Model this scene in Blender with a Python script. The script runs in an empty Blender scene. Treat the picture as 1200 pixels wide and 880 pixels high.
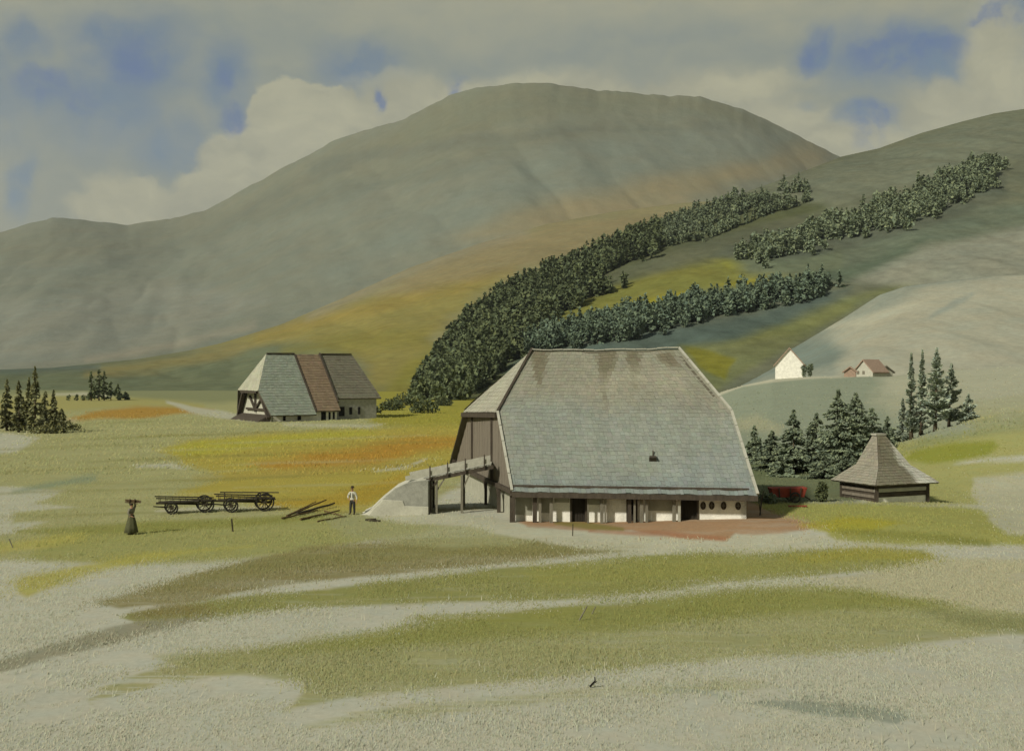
import bpy, math, random
import numpy as np
from mathutils import Vector, Matrix
random.seed(7)
R = math.radians
sc = bpy.context.scene
COL = sc.collection
F = 1287.0; CU, CV = 600.0, 440.0; EYE = 9.0

# ------------------------------------------------------------------ helpers
def lin(c):
    out = []
    for x in c:
        x = x / 255.0
        out.append(x / 12.92 if x <= 0.04045 else ((x + 0.055) / 1.055) ** 2.4)
    return out
KE = (1.0, .98, .92)        # light falling on open ground (display / albedo)
def alb(c, k=1.0):
    l = lin((c[0] * .965, c[1] * .968, c[2] * .955))
    return [min(0.85, l[i] / KE[i] * k) for i in range(3)]
def P(u, v, d):
    return Vector(((u - CU) / F * d, d, EYE - (v - CV) / F * d))

def hashn(i, j, s):
    n = (i.astype(np.int64) * 374761393 + j.astype(np.int64) * 668265263 + s * 2147483647) & 0xffffffff
    n = ((n ^ (n >> 13)) * 1274126177) & 0xffffffff
    return ((n ^ (n >> 16)) & 0xffff) / 65535.0
def vnoise(x, y, s=0):
    xi = np.floor(x); yi = np.floor(y); fx = x - xi; fy = y - yi
    fx = fx * fx * (3 - 2 * fx); fy = fy * fy * (3 - 2 * fy)
    a = hashn(xi, yi, s); b = hashn(xi + 1, yi, s); c = hashn(xi, yi + 1, s); d = hashn(xi + 1, yi + 1, s)
    return (a + (b - a) * fx) * (1 - fy) + (c + (d - c) * fx) * fy
def fbm(x, y, s=0, o=4):
    t = 0; a = 0.5; n = 0
    for k in range(o):
        t = t + a * vnoise(x, y, s + 17 * k); n += a; a *= 0.5; x = x * 2.03 + 3.1; y = y * 2.03 + 7.7
    return t / n
def sstep(a, b, x):
    t = np.clip((x - a) / (b - a), 0, 1); return t * t * (3 - 2 * t)

def set_props(o, label=None, cat=None, group=None, kind=None):
    if label: o['label'] = label
    if cat: o['category'] = cat
    if group: o['group'] = group
    if kind: o['kind'] = kind
    return o
def np_mesh(name, V, Q, mat, colors=None, smooth=True, parent=None, loc=None, mats=None):
    me = bpy.data.meshes.new(name)
    V = np.asarray(V, np.float32); Q = np.asarray(Q, np.int32)
    k = Q.shape[1]
    me.vertices.add(len(V)); me.vertices.foreach_set('co', V.ravel())
    me.loops.add(Q.size); me.loops.foreach_set('vertex_index', Q.ravel())
    me.polygons.add(len(Q)); me.polygons.foreach_set('loop_start', np.arange(0, Q.size, k, dtype=np.int32))
    me.polygons.foreach_set('loop_total', np.full(len(Q), k, np.int32))
    me.polygons.foreach_set('use_smooth', np.full(len(Q), smooth, bool))
    me.update(calc_edges=True)
    if colors is not None:
        at = me.color_attributes.new('Col', 'FLOAT_COLOR', 'POINT')
        c = np.ones((len(V), 4), np.float32); c[:, :3] = colors
        at.data.foreach_set('color', c.ravel())
    me.materials.append(mat)
    o = bpy.data.objects.new(name, me); COL.objects.link(o)
    if parent: o.parent = parent
    if loc is not None: o.location = loc
    return o

class MB:
    """collects solids in world coordinates; build() links them as ONE mesh object"""
    def __init__(s): s.v = []; s.f = []
    def add(s, vs, fs):
        n = len(s.v); s.v += [Vector(p) for p in vs]; s.f += [[i + n for i in f] for f in fs]; return s
    def hexa(s, b, t):
        return s.add(list(b) + list(t), [(3, 2, 1, 0), (4, 5, 6, 7), (0, 1, 5, 4), (1, 2, 6, 5), (2, 3, 7, 6), (3, 0, 4, 7)])
    def box(s, c, size, rz=0):
        hx, hy, hz = size[0] / 2, size[1] / 2, size[2] / 2; c = Vector(c); m = Matrix.Rotation(rz, 3, 'Z')
        q = [m @ Vector(p) + c for p in ((-hx, -hy, -hz), (hx, -hy, -hz), (hx, hy, -hz), (-hx, hy, -hz), (-hx, -hy, hz), (hx, -hy, hz), (hx, hy, hz), (-hx, hy, hz))]
        return s.hexa(q[:4], q[4:])
    def beam(s, p, q, w, h, up=(0, 0, 1)):
        p = Vector(p); q = Vector(q); d = (q - p).normalized(); up = Vector(up)
        a = d.cross(up)
        if a.length < 1e-3: a = d.cross(Vector((0, 1, 0)))
        a.normalize(); b = a.cross(d).normalized(); a *= w / 2; b *= h / 2
        return s.hexa([p - a - b, p + a - b, p + a + b, p - a + b], [q - a - b, q + a - b, q + a + b, q - a + b])
    def tube(s, p, q, r0, r1=None, n=10, cap=True):
        r1 = r0 if r1 is None else r1; p = Vector(p); q = Vector(q); d = (q - p).normalized()
        a = d.cross(Vector((0, 0, 1)));
        if a.length < 1e-3: a = Vector((1, 0, 0))
        a.normalize(); b = a.cross(d); vs = []; fs = []
        for c, r in ((p, r0), (q, r1)):
            for i in range(n):
                t = 2 * math.pi * i / n; vs.append(c + a * math.cos(t) * r + b * math.sin(t) * r)
        for i in range(n): fs.append((i, (i + 1) % n, n + (i + 1) % n, n + i))
        if cap: fs.append(tuple(range(n - 1, -1, -1))); fs.append(tuple(range(n, 2 * n)))
        return s.add(vs, fs)
    def slab(s, pts, off):
        pts = [Vector(p) for p in pts]; off = Vector(off); n = len(pts); q = [p + off for p in pts]
        fs = [tuple(range(n)), tuple(range(2 * n - 1, n - 1, -1))] + [(i, i + n, (i + 1) % n + n, (i + 1) % n) for i in range(n)]
        return s.add(pts + q, fs)
    def rings(s, rings, cap=True):
        n = len(rings[0]); vs = [p for r in rings for p in r]; fs = []
        for k in range(len(rings) - 1):
            for i in range(n): fs.append((k * n + i, k * n + (i + 1) % n, (k + 1) * n + (i + 1) % n, (k + 1) * n + i))
        if cap: fs.append(tuple(range(n - 1, -1, -1))); fs.append(tuple(range((len(rings) - 1) * n, len(rings) * n)))
        return s.add(vs, fs)
    def build(s, name, mat, parent=None, bevel=0, smooth=False, recalc=True):
        me = bpy.data.meshes.new(name); o = bpy.data.objects.new(name, me); COL.objects.link(o)
        base = Vector((0, 0, 0)); p = parent
        inv = None
        if parent is not None:
            M = Matrix.Identity(4); q = parent
            chain = []
            while q is not None: chain.append(q); q = q.parent
            for q in reversed(chain): M = M @ q.matrix_basis
            inv = M.inverted(); o.parent = parent
        vs = [tuple(inv @ v) if inv is not None else tuple(v) for v in s.v]
        me.from_pydata(vs, [], s.f)
        if recalc:
            import bmesh
            bm = bmesh.new(); bm.from_mesh(me)
            bmesh.ops.recalc_face_normals(bm, faces=bm.faces)
            if bevel: bmesh.ops.bevel(bm, geom=bm.edges[:], offset=bevel, segments=1, affect='EDGES', clamp_overlap=True)
            bm.to_mesh(me); bm.free()
        if smooth:
            for f in me.polygons: f.use_smooth = True
        me.materials.append(mat); me.update()
        return o
def empty(name, loc, label, cat, group=None, rz=0):
    o = bpy.data.objects.new(name, None); COL.objects.link(o); o.location = loc; o.rotation_euler = (0, 0, rz)
    o.empty_display_size = 0.3
    return set_props(o, label, cat, group)
def copy_tree(o, parent=None):
    c = o.copy(); COL.objects.link(c); c.parent = parent
    for ch in [x for x in bpy.data.objects if x.parent == o]: copy_tree(ch, c)
    return c

# ------------------------------------------------------------------ materials
def new_mat(name):
    m = bpy.data.materials.new(name); m.use_nodes = True; nt = m.node_tree; nt.nodes.clear()
    out = nt.nodes.new('ShaderNodeOutputMaterial'); b = nt.nodes.new('ShaderNodeBsdfPrincipled')
    b.inputs['Roughness'].default_value = 0.9; b.inputs['Specular IOR Level'].default_value = 0.15
    nt.links.new(b.outputs[0], out.inputs[0]); return m, nt, b
class NT:
    def __init__(s, nt): s.nt = nt
    def n(s, t, **k):
        nd = s.nt.nodes.new(t)
        for a, v in k.items():
            if a == 'i':
                for kk, vv in v.items():
                    if isinstance(vv, bpy.types.NodeSocket): s.nt.links.new(vv, nd.inputs[kk])
                    else: nd.inputs[kk].default_value = vv
            else: setattr(nd, a, v)
        return nd
    def noise(s, vec, scale, detail=4, rough=0.55, dist=0.0):
        return s.n('ShaderNodeTexNoise', i={'Vector': vec, 'Scale': scale, 'Detail': detail, 'Roughness': rough, 'Distortion': dist}).outputs['Fac']
    def map(s, x, a, b, c=0.0, d=1.0, smooth=False):
        return s.n('ShaderNodeMapRange', interpolation_type='SMOOTHSTEP' if smooth else 'LINEAR', i={0: x, 1: a, 2: b, 3: c, 4: d}).outputs[0]
    def math(s, op, a, b=0.0, c=0.0, clamp=False):
        return s.n('ShaderNodeMath', operation=op, use_clamp=clamp, i={0: a, 1: b, 2: c}).outputs[0]
    def mix(s, f, a, b, mode='MIX'):
        nd = s.n('ShaderNodeMix', data_type='RGBA', blend_type=mode)
        for k, v in ((0, f), (6, a), (7, b)):
            if isinstance(v, bpy.types.NodeSocket): s.nt.links.new(v, nd.inputs[k])
            else: nd.inputs[k].default_value = v if k == 0 else (tuple(v) + (1,) if len(v) == 3 else tuple(v))
        return nd.outputs[2]
    def mapping(s, vec, scale=(1, 1, 1), rot=(0, 0, 0), loc=(0, 0, 0)):
        return s.n('ShaderNodeMapping', i={'Vector': vec, 'Scale': scale, 'Rotation': rot, 'Location': loc}).outputs[0]
    def bump(s, h, strength=0.3, dist=0.1):
        return s.n('ShaderNodeBump', i={'Height': h, 'Strength': strength, 'Distance': dist}).outputs[0]

def plain(name, rgb, var=0.25, scale=3.0, rough=0.9, bump=0.15, stretch=(1, 1, 1), spec=0.15, k=1.0):
    """a weathered single-colour surface"""
    m, nt, b = new_mat(name); N = NT(nt)
    co = N.n('ShaderNodeTexCoord').outputs['Object']; v = N.mapping(co, stretch)
    n1 = N.noise(v, scale, 5, 0.6); n2 = N.noise(v, scale * 7, 3, 0.6)
    f = N.math('ADD', N.map(n1, 0.3, 0.7, -var, var), N.map(n2, 0.3, 0.7, -var * .5, var * .5))
    c = alb(rgb, k); f1 = N.math('ADD', f, 1.0)
    col = N.n('ShaderNodeVectorMath', operation='SCALE', i={0: tuple(c), 'Scale': f1}).outputs[0]
    nt.links.new(col, b.inputs['Base Color']); b.inputs['Roughness'].default_value = rough
    b.inputs['Specular IOR Level'].default_value = spec
    if bump: nt.links.new(N.bump(n2, bump, 0.05), b.inputs['Normal'])
    return m
def cover_mat(name, s1, s2, var=0.25, bump=0.5, bdist=0.2, s3=None, hue=0.03):
    """ground cover: attribute colour broken up by noise at two scales"""
    m, nt, b = new_mat(name); N = NT(nt)
    co = N.n('ShaderNodeTexCoord').outputs['Object']
    col = N.n('ShaderNodeAttribute', attribute_name='Col').outputs['Color']
    n1 = N.noise(co, s1, 6, 0.62); n2 = N.noise(co, s2, 6, 0.7)
    f = N.math('ADD', N.math('ADD', N.map(n1, .3, .7, -var * .6, var * .6), N.map(n2, .3, .7, -var, var)), 1.0)
    c2 = N.n('ShaderNodeVectorMath', operation='SCALE', i={0: col, 'Scale': f}).outputs[0]
    tint = N.mix(N.map(N.noise(co, s1 * 2.7, 4), .35, .65), (1 + hue, 1.0, 1 - hue), (1 - hue, 1.0, 1 + hue * .5))
    c3 = N.mix(1.0, c2, tint, 'MULTIPLY')
    nt.links.new(c3, b.inputs['Base Color']); b.inputs['Roughness'].default_value = 1.0
    b.inputs['Specular IOR Level'].default_value = 0.0
    nt.links.new(N.bump(N.math('ADD', n2, N.math('MULTIPLY', n1, 1.5)), bump, bdist), b.inputs['Normal'])
    return m

# ------------------------------------------------------------------ land cover, described as patches; some paint haze, mist and fold shade
class Cover:
    def __init__(s, base, gain=1.0): s.base = base; s.ops = []; s.gain = gain
    def poly(s, pts, c, soft=3, op=1.0, warp=(4, 3), ws=(60, 12), streak=0.0): s.ops.append((pts, c, soft, op, warp, ws, streak)); return s
    def stroke(s, pts, c, soft=3, op=1.0, warp=(4, 2), ws=(60, 10), streak=0.0):
        """pts: (u, v, half-width) along a line"""
        up = [(p[0], p[1] - p[2]) for p in pts]; lo = [(p[0], p[1] + p[2]) for p in pts][::-1]
        return s.poly(up + lo, c, soft, op, warp, ws, streak)
    def eval(s, u, v):
        sh = u.shape; u = u.ravel(); v = v.ravel()
        out = np.empty((u.size, 3)); b = s.base(u, v) if callable(s.base) else np.array(alb(s.base))[None, :]
        out[:] = b
        for k, (pts, c, soft, op, warp, ws, streak) in enumerate(s.ops):
            pts = np.array(pts, float); m = soft * 2 + max(warp) * 1.5 + 4
            idx = np.where((u > pts[:, 0].min() - m) & (u < pts[:, 0].max() + m) & (v > pts[:, 1].min() - m) & (v < pts[:, 1].max() + m))[0]
            if not len(idx): continue
            x = u[idx]; y = v[idx]
            x = x + warp[0] * 2 * (fbm(x / ws[0], y / ws[1], 5 + k, 4) - .5)
            y = y + warp[1] * 2 * (fbm(x / ws[0], y / ws[1], 91 + k, 4) - .5)
            dmin = np.full(len(idx), 1e9); ins = np.zeros(len(idx), bool)
            n = len(pts)
            for i in range(n):
                ax, ay = pts[i]; bx, by = pts[(i + 1) % n]; ex, ey = bx - ax, by - ay; L = ex * ex + ey * ey + 1e-9
                t = np.clip(((x - ax) * ex + (y - ay) * ey) / L, 0, 1)
                dmin = np.minimum(dmin, (x - ax - t * ex) ** 2 + (y - ay - t * ey) ** 2)
                if ay != by:
                    cr = ((ay > y) != (by > y)) & (x < ex * (y - ay) / (by - ay) + ax); ins ^= cr
            sd = np.sqrt(dmin) * np.where(ins, 1, -1)
            a = sstep(-soft, soft, sd) * op
            if streak: a = a * (1 - streak * sstep(.42, .7, fbm(x / 90, y / 2.2, 300 + k, 3)))
            cc = np.array(alb(c)); out[idx] = out[idx] * (1 - a[:, None]) + cc * a[:, None]
        return out.reshape(sh + (3,)) * s.gain
def interp(pts):
    a = np.array(pts, float); return lambda u: np.interp(u, a[:, 0], a[:, 1])
SUN_E, SUN_ANG, SKY_S, HAZE, EXPO = 2.9, 4.0, 0.12, 0.00005, 0.65
SKY_TINT = (.42, .42, .34)
# ------------------------------------------------------------------ terrain
mound_c = interp([(940, 0), (985, .35), (1030, 1.2), (1060, 1.9), (1100, 3.3), (1140, 4.3), (1175, 5.0), (1300, 6.5), (1700, 8)])
knoll_c = interp([(780, 0), (820, 1.5), (845, 4.2), (870, 6.0), (905, 8.0), (960, 8.8), (1040, 8.6), (1100, 9.5), (1300, 11), (1700, 12)])
def G(X, Y):
    X = np.asarray(X, float); Y = np.asarray(Y, float)
    u = CU + F * X / np.maximum(Y, 5)
    z = 0.10 * (fbm(X / 14, Y / 14, 3, 3) - .5) + 0.9 * (fbm(X / 90, Y / 90, 4, 2) - .5) * sstep(110, 260, Y)
    z = z + .12 * sstep(-8, -2, X) * sstep(56, 64, Y) * (1 - sstep(88, 100, Y)) * (1 - sstep(20, 28, X))
    z = z + .38 * sstep(4, 15, X) * sstep(57, 64, Y) * (1 - sstep(86, 100, Y)) * (1 - sstep(24, 34, X))
    z = z + mound_c(u) * sstep(80, 108, Y) * (1 - .75 * sstep(112, 160, Y))
    z = z + knoll_c(u) * sstep(165, 300, Y) * (1 - .6 * sstep(305, 380, Y))
    z = z + (fbm(X / 25, Y / 25, 8, 3) - .5) * 1.0 * sstep(150, 250, Y) * sstep(760, 860, u)
    return z
def gz(x, y): return float(G(np.array([x]), np.array([y]))[0])
def hit(u, v, d0=12, d1=600):
    """the spot on the ground seen along a line of sight"""
    ds = np.concatenate([np.arange(d0, 150, .1), np.arange(150, d1, .5)])
    X = (u - CU) / F * ds; z = EYE - (v - CV) / F * ds
    g = G(X, ds); k = np.argmax(g >= z)
    d = ds[k] if g[k] >= z[k] else ds[-1]
    return Vector(((u - CU) / F * d, d, gz((u - CU) / F * d, d)))

PALE = (171, 168, 147)
gc = Cover(PALE)
# the wide meadow
gc.poly([(-700, 440), (800, 440), (800, 545), (560, 560), (480, 600), (400, 610), (200, 622), (40, 655), (-700, 690)], (149, 146, 101), 4, 1, (10, 3))
gc.poly([(-700, 560), (20, 570), (75, 574), (40, 588), (90, 594), (20, 600), (10, 612), (60, 612), (-60, 640), (-700, 650)], PALE, 2, .8, (10, 3))
gc.stroke([(15, 577, 2), (60, 568, 4), (112, 558, 5)], (122, 131, 104), 4, .8)
gc.poly([(-700, 505), (20, 508), (45, 514), (20, 530), (-700, 540)], PALE, 3, .8)
gc.poly([(190, 527), (215, 518), (330, 507), (480, 499), (560, 492), (640, 480), (640, 550), (500, 560), (445, 596), (420, 600), (330, 597), (200, 580), (260, 560), (215, 545)], (156, 142, 64), 5, .9, (12, 4))
gc.poly([(188, 527), (230, 516), (430, 503), (440, 510), (330, 520), (260, 532), (215, 536)], (155, 148, 62), 4, .95, (8, 2))
gc.stroke([(300, 548, 3), (380, 540, 11), (440, 531, 12), (500, 521, 8), (545, 515, 4)], (158, 122, 52), 7, .95, (18, 5))
gc.stroke([(230, 560, 3), (330, 555, 5), (420, 548, 5), (500, 545, 3)], (152, 136, 72), 5, .6, (14, 4))
gc.stroke([(300, 592, 3), (390, 586, 7), (430, 580, 12), (475, 562, 9)], (156, 133, 54), 5, .9)
gc.poly([(430, 440), (620, 440), (600, 500), (520, 500), (440, 500)], (141, 134, 56), 6, .95, (8, 4))
gc.stroke([(440, 487, 2), (480, 480, 3), (520, 476, 3)], (150, 145, 70), 3, .6)
gc.stroke([(-60, 480, 8), (20, 478, 9), (80, 472, 9), (180, 470, 6), (240, 480, 6)], (150, 142, 84), 4, .8)
gc.stroke([(80, 493, 2), (110, 487, 4), (160, 484, 8), (210, 480, 4), (250, 482, 2)], (154, 121, 56), 3, .95, (8, 3))
gc.stroke([(195, 470, 2), (225, 480, 4), (262, 486, 4), (300, 492, 2)], (166, 163, 138), 2, .95, (3, 2))
gc.poly([(-500, 452), (420, 452), (420, 464), (330, 470), (240, 474), (180, 466), (60, 462), (-500, 468)], (122, 124, 88), 4, .9, (14, 3))
gc.stroke([(60, 462, 1), (95, 461, 2), (130, 464, 1)], (172, 168, 140), 2, .8, (3, 1))
gc.stroke([(-20, 500, 3), (40, 498, 4), (90, 492, 2)], (160, 156, 128), 4, .7)
gc.stroke([(160, 548, 2), (200, 546, 3), (218, 549, 1)], PALE, 2, .9)
gc.stroke([(330, 497, 2), (430, 500, 2), (450, 497, 1)], (166, 162, 132), 2, .8, (6, 1))
gc.stroke([(440, 552, 1), (475, 548, 2), (500, 538, 1)], PALE, 1.5, .8)
for k in range(26):   # mown swathes of the meadow
    uu = [-80, 30, 160, 60, 240, 330][k % 6] + 17 * (k // 6); vv = 500 + k * 4.3
    gc.stroke([(uu, vv + 3, .6), (uu + 110, vv - 1, 1.6), (uu + 260, vv - 6, .6)], [(118, 116, 66), (163, 158, 112), (134, 124, 62)][k % 3], 1.5, .45, (12, 2), (80, 12), .5)
gc.poly([(30, 655), (60, 626), (200, 612), (330, 606), (470, 605), (520, 618), (400, 640), (240, 660), (120, 660)], (142, 140, 84), 4, .95, (12, 3))
gc.stroke([(20, 623, 2), (150, 618, 6), (280, 613, 5), (400, 603, 3)], (127, 126, 66), 3, .8, (12, 2))
gc.stroke([(180, 599, 1), (230, 597, 2.4), (330, 594, 1)], (172, 167, 140), 1.6, .8, (4, 1))
gc.poly([(20, 676), (20, 696), (34, 700), (70, 683), (120, 668), (220, 650), (300, 640), (160, 650)], (158, 151, 78), 4, .9)
gc.stroke([(-100, 655, 6), (20, 640, 6), (100, 628, 5)], (160, 152, 80), 4, .7)
# the sweeping strips of longer grass in the foreground
gc.poly([(112, 706), (170, 690), (350, 641), (480, 632), (640, 628), (720, 632), (760, 642), (640, 655), (520, 666), (350, 684), (210, 706), (140, 712)], (127, 119, 78), 2.5, .95, (10, 3), (120, 9), .25)
gc.stroke([(190, 690, 3), (300, 664, 9), (420, 650, 10), (600, 642, 8), (760, 640, 6)], (122, 118, 70), 6, .6, (16, 4))
gc.poly([(145, 722), (175, 712), (280, 700), (430, 684), (600, 664), (760, 650), (870, 643), (1080, 643), (1100, 652), (1060, 664), (930, 676), (840, 684), (700, 702), (560, 705), (350, 712), (262, 722), (165, 731)], (130, 129, 72), 2.5, .95, (10, 3), (120, 9), .2)
gc.stroke([(620, 680, 10), (740, 668, 14), (900, 662, 10), (1010, 656, 7)], (137, 135, 74), 6, .7, (14, 3))
gc.stroke([(930, 655, 4), (1010, 648, 8), (1090, 652, 5)], (144, 138, 66), 4, .8)
gc.stroke([(150, 722, 3), (200, 716, 7), (250, 714, 5)], (123, 112, 70), 4, .8, (10, 3))
gc.poly([(-60, 790), (20, 768), (90, 746), (160, 728), (262, 720), (180, 742), (100, 762), (25, 780), (-60, 806)], (134, 130, 106), 2.5, .9, (8, 3))
gc.poly([(110, 808), (112, 824), (190, 800), (290, 786), (300, 760), (200, 775)], (144, 140, 92), 3, .85, (14, 4), (90, 7), .75)
gc.poly([(180, 768), (290, 760), (420, 744), (486, 734), (560, 726), (700, 710), (860, 690), (950, 685), (1010, 688), (1110, 703), (1240, 722), (1400, 730), (1400, 745), (1180, 742), (1110, 752), (1000, 764), (880, 770), (760, 780), (640, 795), (520, 806), (400, 818), (330, 835), (360, 800), (290, 790), (240, 790)], (144, 142, 96), 4, .95, (12, 4), (120, 12), .2)
gc.stroke([(300, 764, 4), (430, 752, 9), (560, 738, 14), (720, 724, 17), (880, 706, 16), (1010, 702, 12), (1110, 712, 6)], (128, 128, 68), 8, .85, (16, 5), (120, 12), .1)
gc.poly([(480, 722), (600, 717), (700, 707), (720, 712), (620, 726), (500, 733)], (132, 131, 70), 2, .9, (6, 2), (80, 7), .4)
gc.stroke([(1080, 716, 4), (1140, 728, 9), (1300, 738, 10)], (124, 124, 84), 5, .8)
gc.poly([(352, 850), (480, 824), (700, 806), (900, 796), (900, 804), (700, 816), (500, 838), (360, 854)], (146, 144, 100), 4, .7, (16, 4), (100, 6), .6)
gc.poly([(1040, 668), (1100, 655), (1200, 655), (1300, 690), (1300, 712), (1160, 714), (1080, 700), (1000, 688), (960, 680)], (166, 160, 130), 5, .95, (10, 4))
gc.poly([(868, 823), (900, 820), (960, 821), (1020, 828), (1066, 841), (1052, 848), (1010, 842), (930, 833)], (134, 138, 120), 2, .9, (6, 2))
gc.stroke([(768, 806, 1), (810, 809, 3), (860, 818, 1)], (150, 152, 133), 2, .8)
# yard and track by the barn
gc.poly([(380, 606), (480, 600), (560, 606), (620, 618), (660, 626), (600, 640), (500, 640), (400, 628)], (146, 144, 102), 4, .8, (10, 3))
gc.poly([(430, 606), (470, 599), (520, 600), (570, 606), (640, 620), (720, 624), (860, 626), (950, 626), (1010, 630), (960, 642), (880, 649), (770, 648), (680, 642), (600, 628), (540, 617), (470, 612)], (172, 168, 142), 2.5, .95, (8, 3), (60, 8), .15)
gc.poly([(606, 611), (600, 575), (900, 575), (912, 600), (965, 617), (925, 624), (862, 626), (852, 634), (800, 630), (740, 622), (680, 622), (620, 617)], (154, 124, 92), 1.8, 1, (6, 2.5), (26, 6), .2)
gc.stroke([(650, 612, 2), (690, 616, 4), (730, 620, 2)], (122, 112, 62), 2, .9)
gc.stroke([(690, 622, 1), (780, 626, 3), (850, 632, 2)], (152, 106, 76), 2, .7)
gc.poly([(880, 585), (960, 588), (1100, 592), (1250, 600), (1250, 640), (1150, 636), (1060, 640), (980, 632), (960, 615), (900, 598)], (143, 141, 76), 3, .95, (10, 3))
gc.poly([(936, 614), (985, 606), (1060, 612), (1010, 624), (960, 622)], (152, 144, 50), 3, .8)
gc.stroke([(980, 622, 3), (1070, 628, 5), (1160, 636, 4)], (122, 122, 62), 3, .8)
# mound on the right
gc.poly([(1020, 590), (1000, 540), (1060, 515), (1110, 470), (1500, 440), (1500, 600), (1180, 592)], (149, 146, 92), 3, 1, (8, 3))
gc.poly([(1050, 530), (1090, 512), (1175, 486), (1400, 470), (1400, 500), (1180, 506), (1120, 516)], (131, 133, 88), 4, .9)
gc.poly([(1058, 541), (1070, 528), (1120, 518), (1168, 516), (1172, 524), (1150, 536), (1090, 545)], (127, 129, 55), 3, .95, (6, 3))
gc.stroke([(1118, 543, 1), (1150, 539, 3), (1300, 532, 4)], PALE, 2, .9)
gc.poly([(1140, 560), (1300, 545), (1400, 560), (1400, 640), (1180, 625), (1150, 600), (1140, 580)], (167, 163, 137), 3, .9)
# blue-green knoll behind the pines
gc.poly([(790, 600), (790, 430), (900, 415), (1100, 410), (1140, 505), (1050, 520), (1000, 545), (900, 560)], (134, 139, 116), 6, 1, (8, 4))
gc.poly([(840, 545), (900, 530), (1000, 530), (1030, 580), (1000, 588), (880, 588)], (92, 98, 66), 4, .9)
gc.poly([(1040, 436), (1120, 425), (1500, 420), (1500, 470), (1150, 492), (1070, 500), (1035, 470)], (156, 154, 127), 22, .85, (30, 8), (30, 14))
gc.stroke([(842, 462, 2), (870, 450, 3), (905, 445, 2.5), (960, 441, 2), (1000, 440, 2)], (176, 171, 144), 1.5, .95, (3, 1))
gc.stroke([(860, 500, 6), (885, 494, 9), (915, 505, 5)], (158, 154, 122), 6, .7)
gc.poly([(1030, 440), (1072, 440), (1066, 462), (1030, 468)], (166, 162, 136), 8, .5, (8, 6), (16, 8))

# grid of the ground: rays from below the viewpoint, rows evenly spread in the picture then in depth
row = [8, 10, 12, 14, 16, 18, 20, 21.5, 23, 24, 25] + [F * EYE / vv for vv in np.arange(450, 62, -1.1)]
row = [r for r in row if r < 188 and r > 0]
row += list(np.arange(row[-1] + .8, 400, 1.6)) + list(np.arange(402, 700, 12))
row = np.array(row)
cols = np.concatenate([np.arange(-700, -60, 16), np.arange(-60, 1260, 2), np.arange(1260, 1900, 16)])
UU, DD = np.meshgrid(cols, row)
XX = (UU - CU) / F * DD; ZZ = G(XX, DD); VV = CV + (EYE - ZZ) / DD * F
def grid_faces(nr, nc):
    i = np.arange(nr - 1)[:, None] * nc + np.arange(nc - 1)[None, :]
    return np.stack([i, i + 1, i + nc + 1, i + nc], -1).reshape(-1, 4)
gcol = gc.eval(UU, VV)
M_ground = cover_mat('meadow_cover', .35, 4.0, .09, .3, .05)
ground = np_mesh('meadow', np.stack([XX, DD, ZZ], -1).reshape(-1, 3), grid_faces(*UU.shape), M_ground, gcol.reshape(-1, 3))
set_props(ground, kind='structure')
# the land all round, a little lower, out to the horizon
Vb = [(-9000, -6000, -1.2), (9000, -6000, -1.2), (9000, 12000, -1.2), (-9000, 12000, -1.2)]
set_props(np_mesh('ground', Vb, [(0, 1, 2, 3)], M_ground, np.array([alb((140, 138, 95))] * 4)), kind='structure')

def hill(name, crest, d0, d1f, cover, mat, z0=-1.0, power=1.0, relief=0, rscale=100, nrow=200, ustep=3, u0=-500, u1=1700, back=.5, rough=0, seed=0, dip=None):
    cu = np.arange(u0, u1, ustep, dtype=float); d1 = d1f(cu); gk = np.exp(-np.linspace(-2.5, 2.5, int(560 / ustep) | 1) ** 2); gk /= gk.sum(); d1 = np.convolve(np.pad(d1, len(gk) // 2, 'edge'), gk, 'valid'); zc = EYE - (crest(cu) - CV) / F * d1
    t = np.concatenate([np.linspace(0, 1, nrow), 1 + np.linspace(.03, 1, 14)])
    T, U = np.meshgrid(t, cu, indexing='ij'); D1 = np.broadcast_to(d1, U.shape); ZC = np.broadcast_to(zc, U.shape)
    D = d0 + (D1 - d0) * T; tf = np.clip(T, 0, 1)
    kk = np.exp(-np.linspace(-3, 3, int(260 / ustep) | 1) ** 2); kk /= kk.sum(); pad = len(kk) // 2
    zs = np.convolve(np.pad(zc, pad, 'edge'), kk, 'valid'); ZC0 = ZC; wz = tf ** 5; ZC = zs[None, :] * (1 - wz) + ZC0 * wz
    Z = z0 + (ZC - z0) * (tf ** power) - (ZC - z0) * back * np.clip(T - 1, 0, 1) ** 1.4
    X = (U - CU) / F * D
    if rough: Z = Z + rough * (fbm(U / 14, T * 6, 40 + seed, 4) - .5) * np.clip(tf, 0, 1) ** 6
    if relief:
        w = np.sin(np.pi * np.clip(tf, 0, 1)) ** .7 * (T < 1)
        r = fbm(X / rscale, D / (rscale * 1.7), 60 + seed, 5) - .5
        r2 = np.abs(fbm(X / (rscale * .6) + D / (rscale * 2.2), D / (rscale * 3), 80 + seed, 4) - .5) * 1.6 - .3
        Z = Z + relief * w * (r + r2 * .55)
    V = CV - (Z - EYE) / D * F
    c = cover.eval(U, np.where(T > 1, crest(U) + 2, V))
    o = np_mesh(name, np.stack([X, D, Z], -1).reshape(-1, 3), grid_faces(*U.shape)[:, :], mat, c.reshape(-1, 3))
    set_props(o, kind='structure')
    return dict(U=U, D=D, Z=Z, X=X, V=V, T=T)

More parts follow.
